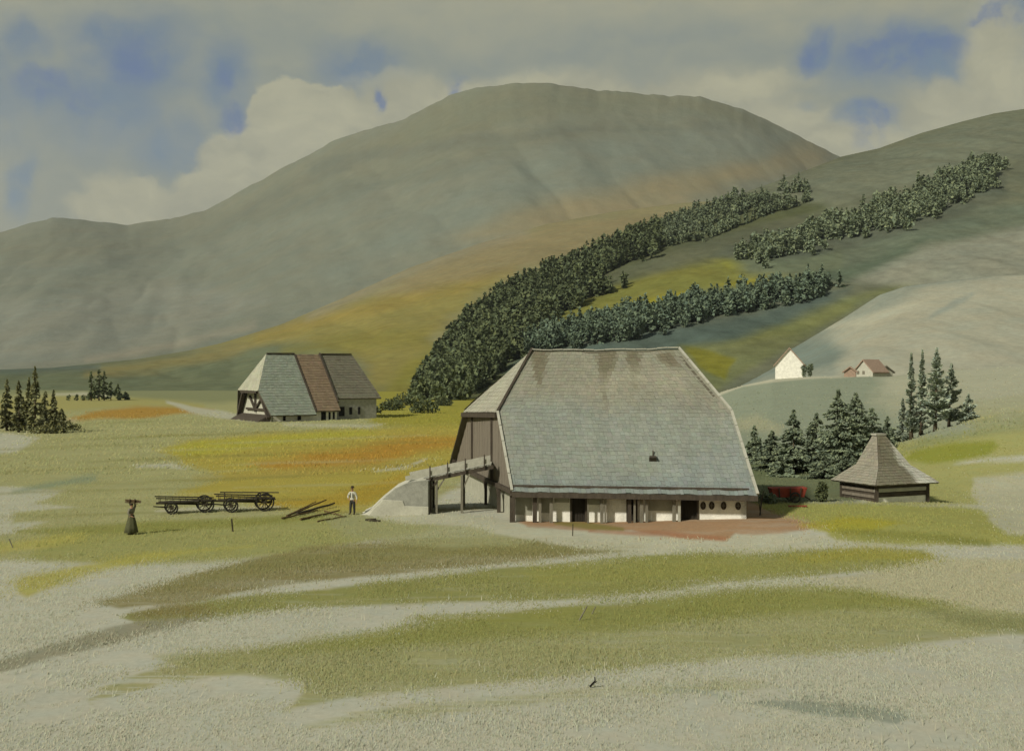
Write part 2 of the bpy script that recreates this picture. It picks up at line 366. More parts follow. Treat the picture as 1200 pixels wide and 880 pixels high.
# pale hillside at the right
pc = Cover((162, 159, 136), .88)
pc.poly([(800, 480), (840, 440), (920, 395), (1000, 350), (1100, 300), (1200, 290), (1200, 318), (1090, 335), (1020, 372), (960, 400), (900, 425), (860, 450)], (139, 142, 124), 8, .9, (10, 5))  # misty grey-blue band, mist put into the hillside colour
pc.poly([(780, 490), (800, 450), (850, 420), (900, 398), (960, 392), (990, 410), (975, 436), (900, 448), (840, 465)], (112, 124, 112), 12, .85, (16, 6))
pc.stroke([(1030, 338, 2), (1080, 332, 3), (1160, 322, 2)], (122, 128, 116), 3, .7)
pc.stroke([(1090, 372, 2), (1120, 355, 5), (1140, 345, 2)], (140, 145, 130), 3, .8)
pc.stroke([(960, 385, 3), (1020, 375, 6), (1090, 350, 3)], (171, 167, 142), 5, .8)
M_pale = cover_mat('pale_cover', .03, .4, .12, .4, .5)
pale_crest = interp([(700, 500), (790, 478), (838, 458), (870, 442), (900, 425), (940, 402), (990, 372), (1030, 346), (1060, 336), (1090, 332), (1160, 324), (1300, 318), (1700, 330)])
T_pale = hill('hillside', pale_crest, 300, lambda u: 480 + 0 * u, pc, M_pale, -2, 1.0, 5, 60, 110, 3, 680, 1900, seed=2)

# wooded ridge
rc = Cover((112, 114, 90), .76)
rc.poly([(430, 500), (480, 460), (520, 390), (600, 330), (700, 285), (800, 250), (900, 225), (960, 222), (970, 245), (880, 270), (760, 310), (740, 345), (680, 380), (640, 420), (560, 470)], (92, 95, 62), 6, .95)
rc.poly([(600, 370), (680, 350), (760, 318), (840, 300), (900, 285), (980, 283), (990, 320), (880, 345), (770, 362), (700, 376), (640, 390)], (128, 126, 62), 7, .95, (10, 4))
rc.stroke([(735, 356, 1), (790, 349, 4), (860, 336, 5), (900, 325, 3)], (150, 141, 42), 4, .9)
rc.stroke([(850, 310, 5), (920, 297, 8), (970, 290, 7)], (138, 134, 58), 5, .8)
rc.stroke([(560, 352, 4), (620, 335, 6), (700, 312, 6)], (112, 104, 64), 6, .7)
rc.poly([(780, 470), (780, 405), (860, 392), (960, 358), (1060, 330), (1110, 312), (1110, 320), (1020, 352), (950, 392), (880, 430), (840, 460)], (119, 122, 80), 6, .9)
rc.poly([(795, 400), (830, 410), (862, 420), (850, 445), (822, 430)], (126, 122, 48), 3, .95, (4, 3))
rc.stroke([(850, 402, 4), (930, 385, 7), (1000, 356, 5)], (126, 128, 78), 5, .8)
rc.poly([(560, 480), (620, 412), (700, 398), (800, 382), (860, 372), (960, 345), (1000, 340), (960, 362), (860, 400), (800, 408), (780, 480)], (88, 101, 90), 8, .9, (12, 5))
rc.poly([(850, 300), (950, 280), (1050, 265), (1180, 240), (1400, 210), (1400, 300), (1180, 285), (1040, 325), (960, 330), (880, 320)], (110, 118, 96), 10, .85, (14, 6))
rc.poly([(700, 325), (760, 300), (840, 275), (960, 250), (975, 275), (900, 290), (800, 312), (720, 335)], (98, 100, 76), 6, .8, (12, 4))
rc.poly([(830, 300), (900, 272), (1000, 250), (1100, 215), (1175, 190), (1180, 232), (1100, 262), (1000, 290), (920, 305)], (97, 101, 82), 5, .9)
rc.stroke([(820, 345, 4), (920, 335, 8), (1000, 318, 8), (1090, 285, 7)], (96, 108, 86), 8, .8, (14, 5))
rc.poly([(1000, 330), (1080, 290), (1200, 265), (1400, 260), (1400, 340), (1100, 340)], (150, 149, 128), 8, .85)  # foot of the ridge fades to pale grey, mist painted in
rc.poly([(430, 500), (470, 462), (500, 466), (520, 480), (560, 470), (560, 500)], (138, 132, 54), 4, .9)
rc.poly([(880, 232), (985, 190), (1165, 140), (1400, 160), (1400, 205), (1170, 185), (1060, 220), (960, 240)], (117, 120, 98), 5, .8)
ridge_top = [(380, 486), (440, 482), (470, 478), (487, 466), (500, 440), (520, 410), (550, 376), (590, 346), (640, 322), (690, 302), (740, 278), (800, 254), (860, 230), (900, 216), (960, 194), (985, 184), (1030, 174), (1080, 156), (1130, 142), (1150, 137), (1166, 133), (1200, 128), (1260, 122), (1340, 124), (1700, 170)]
ridge_crest = interp(ridge_top)
M_ridge = cover_mat('ridge_cover', .012, .12, .2, .6, 1.5)
ridge_d0 = interp([(380, 560), (480, 600), (700, 820), (1000, 1050), (1100, 1110), (1180, 1140), (1300, 1160), (1700, 1180)])
T_ridge = hill('ridge', ridge_crest, 400, ridge_d0, rc, M_ridge, -2, 1.05, 14, 90, 260, 3, 330, 1900, seed=5)

# foothill with dry grass
fc = Cover((136, 130, 90), .78)
fc.poly([(-500, 470), (-500, 425), (15, 425), (100, 424), (180, 415), (250, 408), (330, 398), (400, 400), (430, 430), (470, 500), (-500, 500)], (108, 115, 86), 8, .9, (14, 4))
fc.stroke([(100, 438, 4), (180, 430, 6), (270, 412, 8), (350, 388, 5)], (143, 130, 78), 6, .7, (10, 4))
fc.stroke([(-100, 436, 4), (20, 434, 4), (120, 430, 3)], (96, 106, 92), 4, .8)
fc.stroke([(130, 462, 3), (220, 468, 5), (300, 470, 5)], (112, 124, 112), 5, .7)
fc.poly([(240, 405), (340, 380), (430, 352), (520, 325), (600, 310), (560, 350), (520, 385), (480, 440), (440, 460), (420, 420), (360, 400)], (143, 133, 72), 12, .9, (14, 5))
fc.stroke([(330, 412, 5), (430, 400, 12), (500, 395, 10)], (136, 128, 62), 10, .7)
fc.stroke([(300, 395, 4), (420, 365, 8), (540, 335, 8), (600, 318, 4)], (153, 133, 66), 8, .6)
fc.poly([(440, 345), (520, 305), (600, 275), (700, 252), (800, 244), (800, 262), (700, 290), (600, 320), (520, 335)], (145, 131, 92), 10, .8, (16, 6))
fc.stroke([(360, 372, 4), (440, 335, 6), (520, 302, 6), (620, 270, 6)], (147, 138, 110), 8, .7)
fc.poly([(440, 470), (480, 420), (520, 400), (560, 420), (540, 480)], (138, 132, 56), 9, .8)
M_foot = cover_mat('foothill_cover', .012, .1, .16, .6, 1.2)
foot_crest = interp([(-500, 436), (0, 433), (60, 431), (100, 427), (160, 421), (220, 411), (260, 402), (330, 380), (400, 350), (480, 314), (560, 286), (640, 263), (720, 248), (800, 238), (900, 232), (1700, 300)])
T_foot = hill('foothill', foot_crest, 620, interp([(-500, 1000), (100, 1000), (400, 1500), (800, 2000), (1700, 2000)]), fc, M_foot, -1.5, 1.0, 16, 130, 150, 4, seed=9)

# the long mountain
mc = Cover((124, 126, 106), .80)
mc.poly([(-500, 300), (15, 268), (110, 258), (240, 246), (360, 180), (510, 118), (600, 95), (820, 110), (985, 175), (960, 200), (900, 160), (800, 150), (640, 165), (520, 200), (400, 225), (300, 260), (200, 300), (-500, 330)], (122, 122, 99), 12, .9, (20, 8))
mc.poly([(510, 120), (600, 97), (700, 104), (860, 125), (900, 150), (800, 128), (640, 135), (560, 155), (430, 180)], (118, 118, 92), 6, .6, (12, 6))
mc.stroke([(360, 200, 6), (450, 180, 8), (560, 165, 6), (690, 152, 4), (860, 150, 4)], (108, 110, 92), 6, .6, (16, 6))  # dark strokes here and below paint the soft shade of mountain folds
mc.stroke([(110, 316, 4), (200, 290, 8), (320, 245, 12), (450, 215, 8), (560, 190, 5)], (114, 117, 98), 8, .65, (16, 8))
mc.stroke([(280, 250, 3), (330, 225, 6), (420, 190, 4)], (108, 110, 92), 5, .5, (10, 5))
mc.poly([(540, 275), (620, 240), (740, 215), (860, 185), (950, 172), (962, 190), (880, 212), (760, 262), (640, 285)], (143, 132, 98), 20, .95, (16, 6))
mc.poly([(-500, 350), (60, 350), (200, 330), (320, 350), (200, 400), (60, 430), (-500, 440)], (136, 136, 118), 14, .7)  # greyer lower slope, haze put into the mountain colour
mc.stroke([(100, 422, 3), (200, 405, 5), (300, 380, 4)], (152, 144, 120), 5, .6)
mc.poly([(640, 180), (860, 150), (930, 160), (900, 185), (740, 210), (620, 240), (500, 285), (400, 330), (360, 330), (440, 280), (540, 225)], (124, 128, 110), 12, .7)
mtn_crest = interp([(-500, 330), (-200, 300), (-60, 285), (15, 268), (60, 255), (110, 259), (150, 264), (200, 256), (240, 247), (262, 236), (300, 214), (360, 182), (390, 166), (420, 155), (470, 141), (500, 125), (530, 111), (560, 103), (600, 98), (640, 98), (700, 106), (760, 111), (820, 114), (870, 128), (920, 152), (985, 184), (1100, 235), (1400, 330), (1700, 400)])
M_mtn = cover_mat('mountain_cover', .004, .035, .09, .5, 4)
T_mtn = hill('mountain', mtn_crest, 1500, interp([(-500, 3400), (240, 3600), (600, 3000), (1700, 3300)]), mc, M_mtn, -2, 1.15, 70, 460, 240, 3, rough=9, seed=12)
# ------------------------------------------------------------------ trees and shrubs
def foliage_mat(name, rgb, var=.35, trans=0.0):
    m, nt, b = new_mat(name); N = NT(nt)
    g = N.n('ShaderNodeNewGeometry'); oi = N.n('ShaderNodeObjectInfo').outputs['Random']
    co = N.n('ShaderNodeTexCoord').outputs['Object']
    r = N.map(g.outputs['Random Per Island'], 0, 1, 1 - var * .55, 1 + var * .55)
    r2 = N.map(oi, 0, 1, .82, 1.18); r3 = N.map(N.noise(co, .9, 3), .3, .7, .75, 1.25)
    f = N.math('MULTIPLY', N.math('MULTIPLY', r, r2), r3)
    c = alb(rgb); warm = (c[0] * 1.1, c[1] * 1.04, c[2] * .9); cool = (c[0] * .92, c[1] * .98, c[2] * 1.08)
    base = N.mix(g.outputs['Random Per Island'], cool, warm)
    col = N.n('ShaderNodeVectorMath', operation='SCALE', i={0: base, 'Scale': f}).outputs[0]
    nt.links.new(col, b.inputs['Base Color']); b.inputs['Roughness'].default_value = .85; b.inputs['Specular IOR Level'].default_value = .1
    return m
def leaf_quads(C, D, size, rng, flat=.35, elong=1.7):
    """C centres (n,3), D outward directions (n,3), size (n,) -> verts, quads"""
    n = len(C); D = D / (np.linalg.norm(D, axis=1, keepdims=True) + 1e-6)
    r = rng.normal(size=(n, 3)) * flat; a = D + r; a /= np.linalg.norm(a, axis=1, keepdims=True)
    up = np.tile([0, 0, 1.0], (n, 1)) + rng.normal(size=(n, 3)) * flat * 1.6
    b = np.cross(a, up); b /= (np.linalg.norm(b, axis=1, keepdims=True) + 1e-6)
    a = a * size[:, None] * elong * .5; b = b * size[:, None] * .5
    V = np.stack([C - a * .9 - b * .5, C + a * .1 - b, C + a, C + a * .1 + b * .9], 1).reshape(-1, 3)
    return V, np.arange(4 * n).reshape(n, 4)
def conifer_arrays(h, w, seed, n, leaf, droop=.25, low=.08, profile=.9, gaps=.35, lean=0.0):
    rng = np.random.default_rng(seed)
    nb = max(14, int(h / leaf * 4.2)); zb = low + (1 - low) * np.sort(rng.random(nb)) ** .9; ang = rng.random(nb) * 2 * np.pi
    L = w * (1 - zb) ** profile * (1 - gaps * rng.random(nb)) + .02 * w
    k = rng.choice(nb, n, p=L / L.sum() * .8 + .2 / nb)
    t = rng.random(n) ** .65
    rr = L[k] * t; a = ang[k] + rng.normal(size=n) * .16
    z = zb[k] * h - rr * droop + rng.normal(size=n) * leaf * .25 + rr * t * .1
    C = np.stack([rr * np.cos(a) + lean * zb[k] * h, rr * np.sin(a), np.maximum(z, .1)], 1)
    D = np.stack([np.cos(a), np.sin(a), np.full(n, -droop)], 1)
    top = rng.random(n) < .03; C[top] = np.stack([rng.normal(size=top.sum()) * .02 * w + lean * h, rng.normal(size=top.sum()) * .02 * w, h * (.9 + .12 * rng.random(top.sum()))], 1); D[top] = [0, 0, 1]
    return leaf_quads(C, D, leaf * (.6 + .8 * rng.random(n)) * (1 - .4 * (C[:, 2] / h)), rng)
def blob_arrays(lobes, seed, n, leaf):
    """leaf clumps filling several uneven lobes (x, y, z, rx, ry, rz)"""
    rng = np.random.default_rng(seed); lb = np.array(lobes, float); vol = lb[:, 3] * lb[:, 5]
    k = rng.choice(len(lb), n, p=vol / vol.sum()); d = rng.normal(size=(n, 3)); d /= np.linalg.norm(d, axis=1, keepdims=True)
    r = rng.random(n) ** .33 * (1 + .12 * np.sin(d[:, 0] * 7 + k) * np.cos(d[:, 2] * 6))
    C = lb[k, :3] + d * lb[k, 3:] * r[:, None]; C[:, 2] = np.maximum(C[:, 2], .04)
    return leaf_quads(C, d, leaf * (.6 + .8 * rng.random(n)), rng, .7, 1.3)
M_bark = plain('bark', (88, 78, 60), .3, 6, bump=.4)
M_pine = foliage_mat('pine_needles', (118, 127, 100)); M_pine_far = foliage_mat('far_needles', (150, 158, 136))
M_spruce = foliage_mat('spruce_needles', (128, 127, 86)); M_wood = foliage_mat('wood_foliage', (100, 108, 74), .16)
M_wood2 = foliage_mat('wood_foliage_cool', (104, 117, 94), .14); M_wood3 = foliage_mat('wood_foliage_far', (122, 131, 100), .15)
M_shrub = foliage_mat('shrub_leaves', (140, 140, 76)); M_dark = foliage_mat('dark_leaves', (92, 98, 66))
def trunk_obj(h, r, parent, lean=0.0, limbs=0, seed=0):
    rng = random.Random(seed); mb = MB(); base = parent.location
    pts = [Vector((lean * h * k / 6 + rng.uniform(-1, 1) * r * .25 * (k > 0), rng.uniform(-1, 1) * r * .25 * (k > 0), -.15 + (h * .96 + .15) * k / 6)) for k in range(7)]
    mb.rings([[base + p + Vector((math.cos(a), math.sin(a), 0)) * r * (1.25 if k == 0 else 1 - k / 6.6) for a in [2 * math.pi * i / 7 for i in range(7)]] for k, p in enumerate(pts)])
    for i in range(limbs):
        t = rng.uniform(.2, .8); a = rng.uniform(0, 6.28); p = base + Vector((lean * h * t, 0, h * t)); q = p + Vector((math.cos(a), math.sin(a), .1)) * (1 - t) * h * .22
        mb.tube(p, q, r * .25 * (1 - t) + .01, .008, 5)
    return mb.build('trunk', M_bark, parent, smooth=True)
def conifer(name, loc, h, w, seed, n, leaf, mat, label, cat='conifer', group=None, lean=0, **k):
    e = empty(name, loc, label, cat, group)
    V, Q = conifer_arrays(h, w, seed, n, leaf, lean=lean, **k)
    np_mesh('crown', V, Q, mat, smooth=False, parent=e); trunk_obj(h, h * .02 + .03, e, lean, 8, seed); return e
def shrub(name, loc, lobes, seed, n, leaf, mat, label, cat='bush', group=None, stem=.5):
    e = empty(name, loc, label, cat, group)
    V, Q = blob_arrays(lobes, seed, n, leaf); np_mesh('crown', V, Q, mat, smooth=False, parent=e)
    mb = MB(); b = Vector(loc)
    for l in lobes[:4]: mb.tube(b + Vector((l[0] * .3, l[1] * .3, -.1)), b + Vector((l[0], l[1], l[2])), .04 * stem * 2, .015, 6)
    mb.build('trunk', M_bark, e); return e
# pines beside the barn
g = 'pines between the barn and the thatched hut'
def at(u, v, lift=0): p = hit(u, v); p.z += lift; return p
def ground_at(u, d): x = (u - CU) / F * d; return Vector((x, d, gz(x, d)))
for i, (u, d, vtop, w, lab) in enumerate([
    (884, 112, 500, 1.2, 'small thin dark pine nearest the right end of the big barn roof'),
    (905, 104, 506, 1.7, 'short bushy pine second from the barn, above the red cart'),
    (930, 101, 482, 2.0, 'pointed pine with tiered branches third from the barn'),
    (957, 106, 486, 2.1, 'pine with a slim pointed top just left of the tallest pine'),
    (982, 99, 459, 2.6, 'tallest pine in the middle of the row beside the barn'),
    (1003, 108, 462, 2.4, 'tall pale pine directly right of the tallest pine in the row'),
    (1022, 112, 480, 2.3, 'broad pine rising behind the left slope of the thatched hut'),
    (1040, 122, 489, 1.4, 'thin pine showing just above the peak of the thatched hut'),
    (917, 97, 540, 1.2, 'low young pine in front of the row, behind the red cart'),
    (966, 93, 535, 1.5, 'low dark young pine at the front of the row left of the hut'),
    (993, 96, 530, 1.7, 'dense low pine touching the left eave of the hut')]):
    p = ground_at(u, d); h = EYE - (vtop - CV) / F * d - p.z
    conifer('pine_tree', p, h, w * 1.45, 100 + i, int(3600 + 560 * h), .23, M_pine, lab, 'pine', g, droop=.3, gaps=.4, low=.02, profile=.8)
g = 'pines on the green mound at the right edge'
for i, (u, d, vtop, w, lean, lab) in enumerate([
    (1068, 118, 416, 1.0, .0, 'slim leaning pine at the left of the clump on the mound'),
    (1079, 124, 412, 1.2, .02, 'slim upright pine second from left in the clump on the mound'),
    (1096, 116, 410, 2.3, .02, 'tallest widest pine in the middle of the clump on the mound'),
    (1112, 120, 428, 2.2, .04, 'pine with branches spreading right in the clump on the mound'),
    (1134, 126, 463, 1.9, .03, 'low pine at the right end of the clump on the mound'),
    (1058, 121, 468, 1.0, 0, 'small bushy pine at the left foot of the clump on the mound')]):
    p = ground_at(u, d); h = EYE - (vtop - CV) / F * d - p.z
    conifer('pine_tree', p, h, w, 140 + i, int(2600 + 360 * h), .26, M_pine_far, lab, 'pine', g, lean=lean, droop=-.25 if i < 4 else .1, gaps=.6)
# spruces at the left edge
g = 'spruces in the clump at the left edge'
for i, (u, d, vtop, w, lab) in enumerate([
    (8, 182, 446, 1.6, 'spruce at the far left edge of the meadow clump'),
    (22, 178, 448, 1.5, 'dark spruce with a blunt top left of the tall pointed spruce'),
    (34, 186, 444, 1.3, 'narrow olive spruce directly left of the tallest spruce'),
    (41, 176, 431, 1.5, 'tallest pointed spruce of the clump at the left edge'),
    (53, 180, 460, 1.6, 'short spruce directly right of the tallest one at the left edge'),
    (63, 177, 458, 1.1, 'thin leaning spruce right side of the clump at the left edge'),
    (72, 175, 480, 1.5, 'small dark spruce at the right end of the left edge clump')]):
    p = ground_at(u, d); h = EYE - (vtop - CV) / F * d - p.z
    conifer('spruce_tree', p, h, w, 170 + i, 1900, .42, M_spruce, lab, 'spruce', g, profile=.7, droop=.35)
for i, (u, v, s, lab) in enumerate([(30, 505, 1.5, 'low dark bush under the left edge spruces, left one'), (55, 508, 1.3, 'low dark bush at the foot of the tallest left edge spruce'), (78, 504, 1.2, 'small straggling bush right of the left edge spruces')]):
    shrub('bush', at(u, v), [(0, 0, .6 * s, 1.3 * s, 1 * s, .7 * s), (1.1 * s, .3, .45 * s, .9 * s, .8 * s, .5 * s), (-1.2 * s, 0, .4 * s, .9 * s, .7 * s, .5 * s)], 190 + i, 500, .32, M_spruce, lab, 'bush', 'bushes under the left edge spruces')
# distant clump in the left meadow
g = 'trees of the distant clump on the left meadow'
for i, (u, vtop, w, lab) in enumerate([(107, 436, 1.6, 'narrow dark tree, leftmost of the distant meadow clump'), (116, 434, 2.2, 'tallest rounded tree of the distant meadow clump'), (122, 436, 2.0, 'tree directly right of the tallest in the distant meadow clump'),
    (130, 448, 2.0, 'mid height tree stepping down right in the distant meadow clump'), (138, 451, 1.8, 'low tree second from right in the distant meadow clump'), (147, 460, 1.9, 'lowest bushy tree at the right end of the distant meadow clump')]):
    d = 395 + 4 * i; p = ground_at(u, d); h = max(2.5, EYE - (vtop - CV) / F * d - p.z)
    conifer('spruce_tree', p, h, w, 210 + i, 420, .8, M_wood, lab, 'spruce', g, profile=.5, gaps=.25)
for i, (u, lab) in enumerate([(80, 'leftmost of the tiny shrubs left of the distant clump'), (89, 'second tiny shrub from the left beside the distant clump'), (97, 'third tiny shrub beside the distant clump'), (103, 'tiny shrub touching the distant clump')]):
    p = ground_at(u, 400); shrub('bush', p, [(0, 0, .9, .8, .8, 1.0), (.3, 0, 1.6, .5, .5, .7)], 230 + i, 90, .45, M_wood, lab, 'bush', 'tiny shrubs left of the distant clump')
# bushes at the foot of the wooded ridge
for i, (u, v, s, lab) in enumerate([(437, 486, 1.2, 'small dark bush right of the far farmhouse'), (458, 482, 2.0, 'low dark green bush at the tip of the wooded ridge'), (472, 474, 2.6, 'rounded bush at the left tip of the wooded ridge'),
    (497, 484, 2.2, 'dark bush in the yellow grass below the ridge tip'), (519, 479, 1.8, 'small bush left of the barn hip roof'), (484, 466, 3.0, 'tall bush where the ridge wood begins')]):
    d = 255 + 22 * (i % 3) if v > 480 else 330
    p = ground_at(u, d); shrub('bush', p, [(0, 0, .7 * s, 1.1 * s, s, .8 * s), (.9 * s, 0, .5 * s, .8 * s, .8 * s, .55 * s), (-.8 * s, .2, .45 * s, .8 * s, .7 * s, .5 * s)], 240 + i, 700, .42, [M_dark, M_wood][i % 2], lab, 'bush', 'bushes at the foot of the ridge')
# the wood on the ridge
def inpoly(u, v, pts):
    pts = np.array(pts, float); ins = np.zeros(u.shape, bool); n = len(pts)
    for i in range(n):
        ax, ay = pts[i]; bx, by = pts[(i + 1) % n]
        if ay != by: ins ^= ((ay > v) != (by > v)) & (u < (bx - ax) * (v - ay) / (by - ay) + ax)
    return ins
def ridge_pick(poly, n, seed, gap=0.0):
    rng = np.random.default_rng(seed); T = T_ridge; ok = (T['T'] <= 1.02) & (T['U'] > 420) & (T['U'] < 1215)
    ok &= inpoly(T['U'] + rng.normal(size=T['U'].shape) * 5, T['V'] + rng.normal(size=T['U'].shape) * 4, poly)
    if gap: ok &= fbm(T['X'] / 30, T['D'] / 30, 70 + seed, 3) > gap
    idx = np.flatnonzero(ok.ravel()); wgt = (T['D'].ravel()[idx]) ** 1.0
    k = rng.choice(idx, min(n, len(idx)), replace=False, p=wgt / wgt.sum())
    X, D, Z = T['X'].ravel()[k], T['D'].ravel()[k], T['Z'].ravel()[k]
    return np.stack([X + rng.uniform(-1.5, 1.5, len(k)), D + rng.uniform(-1, 1, len(k)), Z], 1)
F1 = [(490, 472), (498, 452), (510, 425), (529, 396), (556, 362), (590, 340), (640, 315), (690, 297), (740, 272), (775, 262), (775, 296), (720, 312), (690, 330), (730, 340), (690, 352), (650, 376), (625, 405), (580, 440), (540, 470), (500, 478)]
F1b = [(770, 262), (820, 245), (870, 232), (945, 222), (950, 236), (900, 250), (850, 262), (800, 282), (765, 300)]
F2 = [(620, 402), (680, 388), (740, 376), (820, 360), (900, 344), (968, 332), (972, 342), (900, 358), (830, 372), (750, 390), (690, 402), (620, 410)]
F3 = [(968, 262), (1010, 250), (1050, 236), (1100, 214), (1160, 192), (1172, 200), (1160, 224), (1090, 252), (1010, 276), (955, 292), (880, 306), (860, 300), (930, 280)]
sel = [(ridge_pick(F1, 1250, 1), 0, (8, 14)), (ridge_pick(F1b, 380, 2, .40), 2, (8, 13)), (ridge_pick(F2, 560, 3), 1, (7, 12)), (ridge_pick(F3, 800, 4, .30), 2, (8, 13))]
# a line of trees just below the crest
rng = np.random.default_rng(11); cr = []
for u in np.arange(496, 950, 5.0):
    u = u + rng.uniform(-2, 2); i = int(np.argmin(np.abs(T_ridge['U'][0] - u))); j = 193
    cr.append((T_ridge['X'][j, i], T_ridge['D'][j, i], T_ridge['Z'][j, i]))
cr = np.array(cr)
kinds = []
for s, (n, h, w, pr) in enumerate([(330, 1.0, .27, .8), (330, 1.0, .34, .55), (330, 1.0, .25, .85), (340, 1.0, .42, .42), (0, 1, 0, 0), (0, 1, 1, 0)]):
    if n: V, Q = conifer_arrays(10.0, 10.0 * w, 300 + s, n, 1.25, profile=pr, droop=.3, low=.05)
    if n == 0: V, Q = blob_arrays([(0, 0, 5.6, 2.6, 2.6, 3.6), (1.4, .3, 3.6, 2.0, 2, 2.4), (-1.5, 0, 4.2, 1.9, 2, 2.6), (.3, -.6, 8.0 if w else 6.6, 1.3, 1.3, 1.7), (0, 0, 1.8, 1.6, 1.6, 1.7)], 330 + s, 380, 1.15)
    me = {}
    for mi, m in enumerate((M_wood, M_wood2, M_wood3)):
        o = np_mesh('crown', V, Q, m, smooth=False); me[mi] = o.data; bpy.data.objects.remove(o)
    kinds.append((V, Q, me))
tk = MB(); tk.tube((0, 0, -1), (0, 0, 8), .22, .06, 5); tko = tk.build('trunk', M_bark); tkm = tko.data; bpy.data.objects.remove(tko)
def wood_tree(p, k, mi, s, label, group):
    e = empty('conifer_tree', p, label, 'conifer', group, rng.uniform(0, 6.28)); e.scale = (s, s, s * rng.uniform(.9, 1.15))
    for nm, me in (('crown', kinds[k][2][mi]), ('trunk', tkm)):
        c = bpy.data.objects.new(nm, me); COL.objects.link(c); c.parent = e
for p in cr:
    u = CU + F * p[0] / p[1]
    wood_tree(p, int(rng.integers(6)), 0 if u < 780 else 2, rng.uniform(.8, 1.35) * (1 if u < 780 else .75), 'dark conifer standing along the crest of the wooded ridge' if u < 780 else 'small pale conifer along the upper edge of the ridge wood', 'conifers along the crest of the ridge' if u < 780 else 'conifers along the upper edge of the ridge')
budget = 290 - len(cr); A = sel[0][0]; order = np.argsort(A[:, 1] - 0 * A[:, 0]); near = A[order[:150]]; rest = A[order[150:]]
for p in near: wood_tree(p, int(rng.integers(6)), 0, rng.uniform(.75, 1.2), 'dark conifer on the lower near slope at the left end of the ridge wood', 'conifers on the near slope of the ridge wood')
B2 = sel[2][0]; o2 = np.argsort(B2[:, 1]); nb = 45
for p in B2[o2[:nb]]: wood_tree(p, int(rng.integers(6)), 1, rng.uniform(.7, 1.1), 'blue green conifer in the nearest part of the belt above the barn roof', 'conifers in the belt above the barn')
B2 = B2[o2[nb:]]
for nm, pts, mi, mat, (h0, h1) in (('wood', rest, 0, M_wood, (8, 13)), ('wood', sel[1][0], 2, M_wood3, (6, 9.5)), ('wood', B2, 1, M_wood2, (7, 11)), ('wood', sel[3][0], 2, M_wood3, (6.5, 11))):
    Vs = []; Qs = []; nv = 0
    for p in pts:
        V, Q, _ = kinds[int(rng.integers(6))]; sel_q = rng.choice(len(Q), 110, replace=False); s = rng.uniform(h0, h1) / 10; a = rng.uniform(0, 6.28)
        W = V.reshape(-1, 4, 3)[sel_q]; ctr = W.mean(1, keepdims=True); W = (ctr + (W - ctr) * 1.45).reshape(-1, 3)
        c, sn = math.cos(a), math.sin(a); W = W @ np.array([[c, sn, 0], [-sn, c, 0], [0, 0, 1]]) * s + p
        Vs.append(W); Qs.append(np.arange(len(W)).reshape(-1, 4) + nv); nv += len(W)
    set_props(np_mesh(nm, np.concatenate(Vs), np.concatenate(Qs), mat, smooth=False), kind='stuff')
# ------------------------------------------------------------------ materials of the buildings
def shingle_mat(name, scale=6, var=.2, rough=.85):
    m, nt, b = new_mat(name); N = NT(nt)
    col = N.n('ShaderNodeAttribute', attribute_name='Col').outputs['Color']; co = N.n('ShaderNodeTexCoord').outputs['Object']
    n1 = N.noise(N.mapping(co, (1, 1, .25)), scale * 3, 5, .7); n2 = N.noise(co, .5, 4)
    f = N.math('ADD', N.math('ADD', N.map(n1, .3, .7, -var, var), N.map(n2, .3, .7, -.08, .08)), 1.0)
    c2 = N.n('ShaderNodeVectorMath', operation='SCALE', i={0: col, 'Scale': f}).outputs[0]
    nt.links.new(c2, b.inputs['Base Color']); b.inputs['Roughness'].default_value = rough
    nt.links.new(N.bump(n1, .4, .02), b.inputs['Normal']); return m
M_sh = shingle_mat('weathered_shingles')
M_white = plain('whitewashed_plaster', (234, 229, 210), .16, 1.6, bump=.35)
M_grey = plain('grey_plaster', (158, 155, 134), .15, 2.5, bump=.2)
M_timber = plain('dark_timber', (74, 66, 54), .3, 4, bump=.4, stretch=(1, 1, .3)); M_post = plain('grey_timber', (120, 114, 96), .25, 4, bump=.4, stretch=(1, 1, .3))
M_board = plain('weathered_boards', (119, 110, 94), .22, 3, bump=.4, stretch=(3, 3, .25))
M_board_far = plain('pale_boards', (182, 178, 156), .15, 2)
M_door = plain('dark_door_boards', (52, 47, 38), .35, 4, bump=.4, stretch=(3, 3, .3)); M_hole = plain('dark_interior', (34, 32, 26), .2, 2, bump=0)
M_red = plain('red_paint', (136, 62, 46), .2, 4); M_tile = plain('red_tiles', (158, 134, 112), .25, 3)
M_stone = plain('field_stone', (150, 146, 126), .22, 2.2, bump=.6); M_earth = plain('pale_earth', (180, 176, 154), .15, 1.2, bump=.5)
M_greyearth = plain('grey_masonry', (150, 148, 132), .2, 2.2, bump=.6)
M_plank = plain('sunbleached_planks', (172, 168, 148), .15, 3, bump=.4)
rs = np.random.default_rng(3)

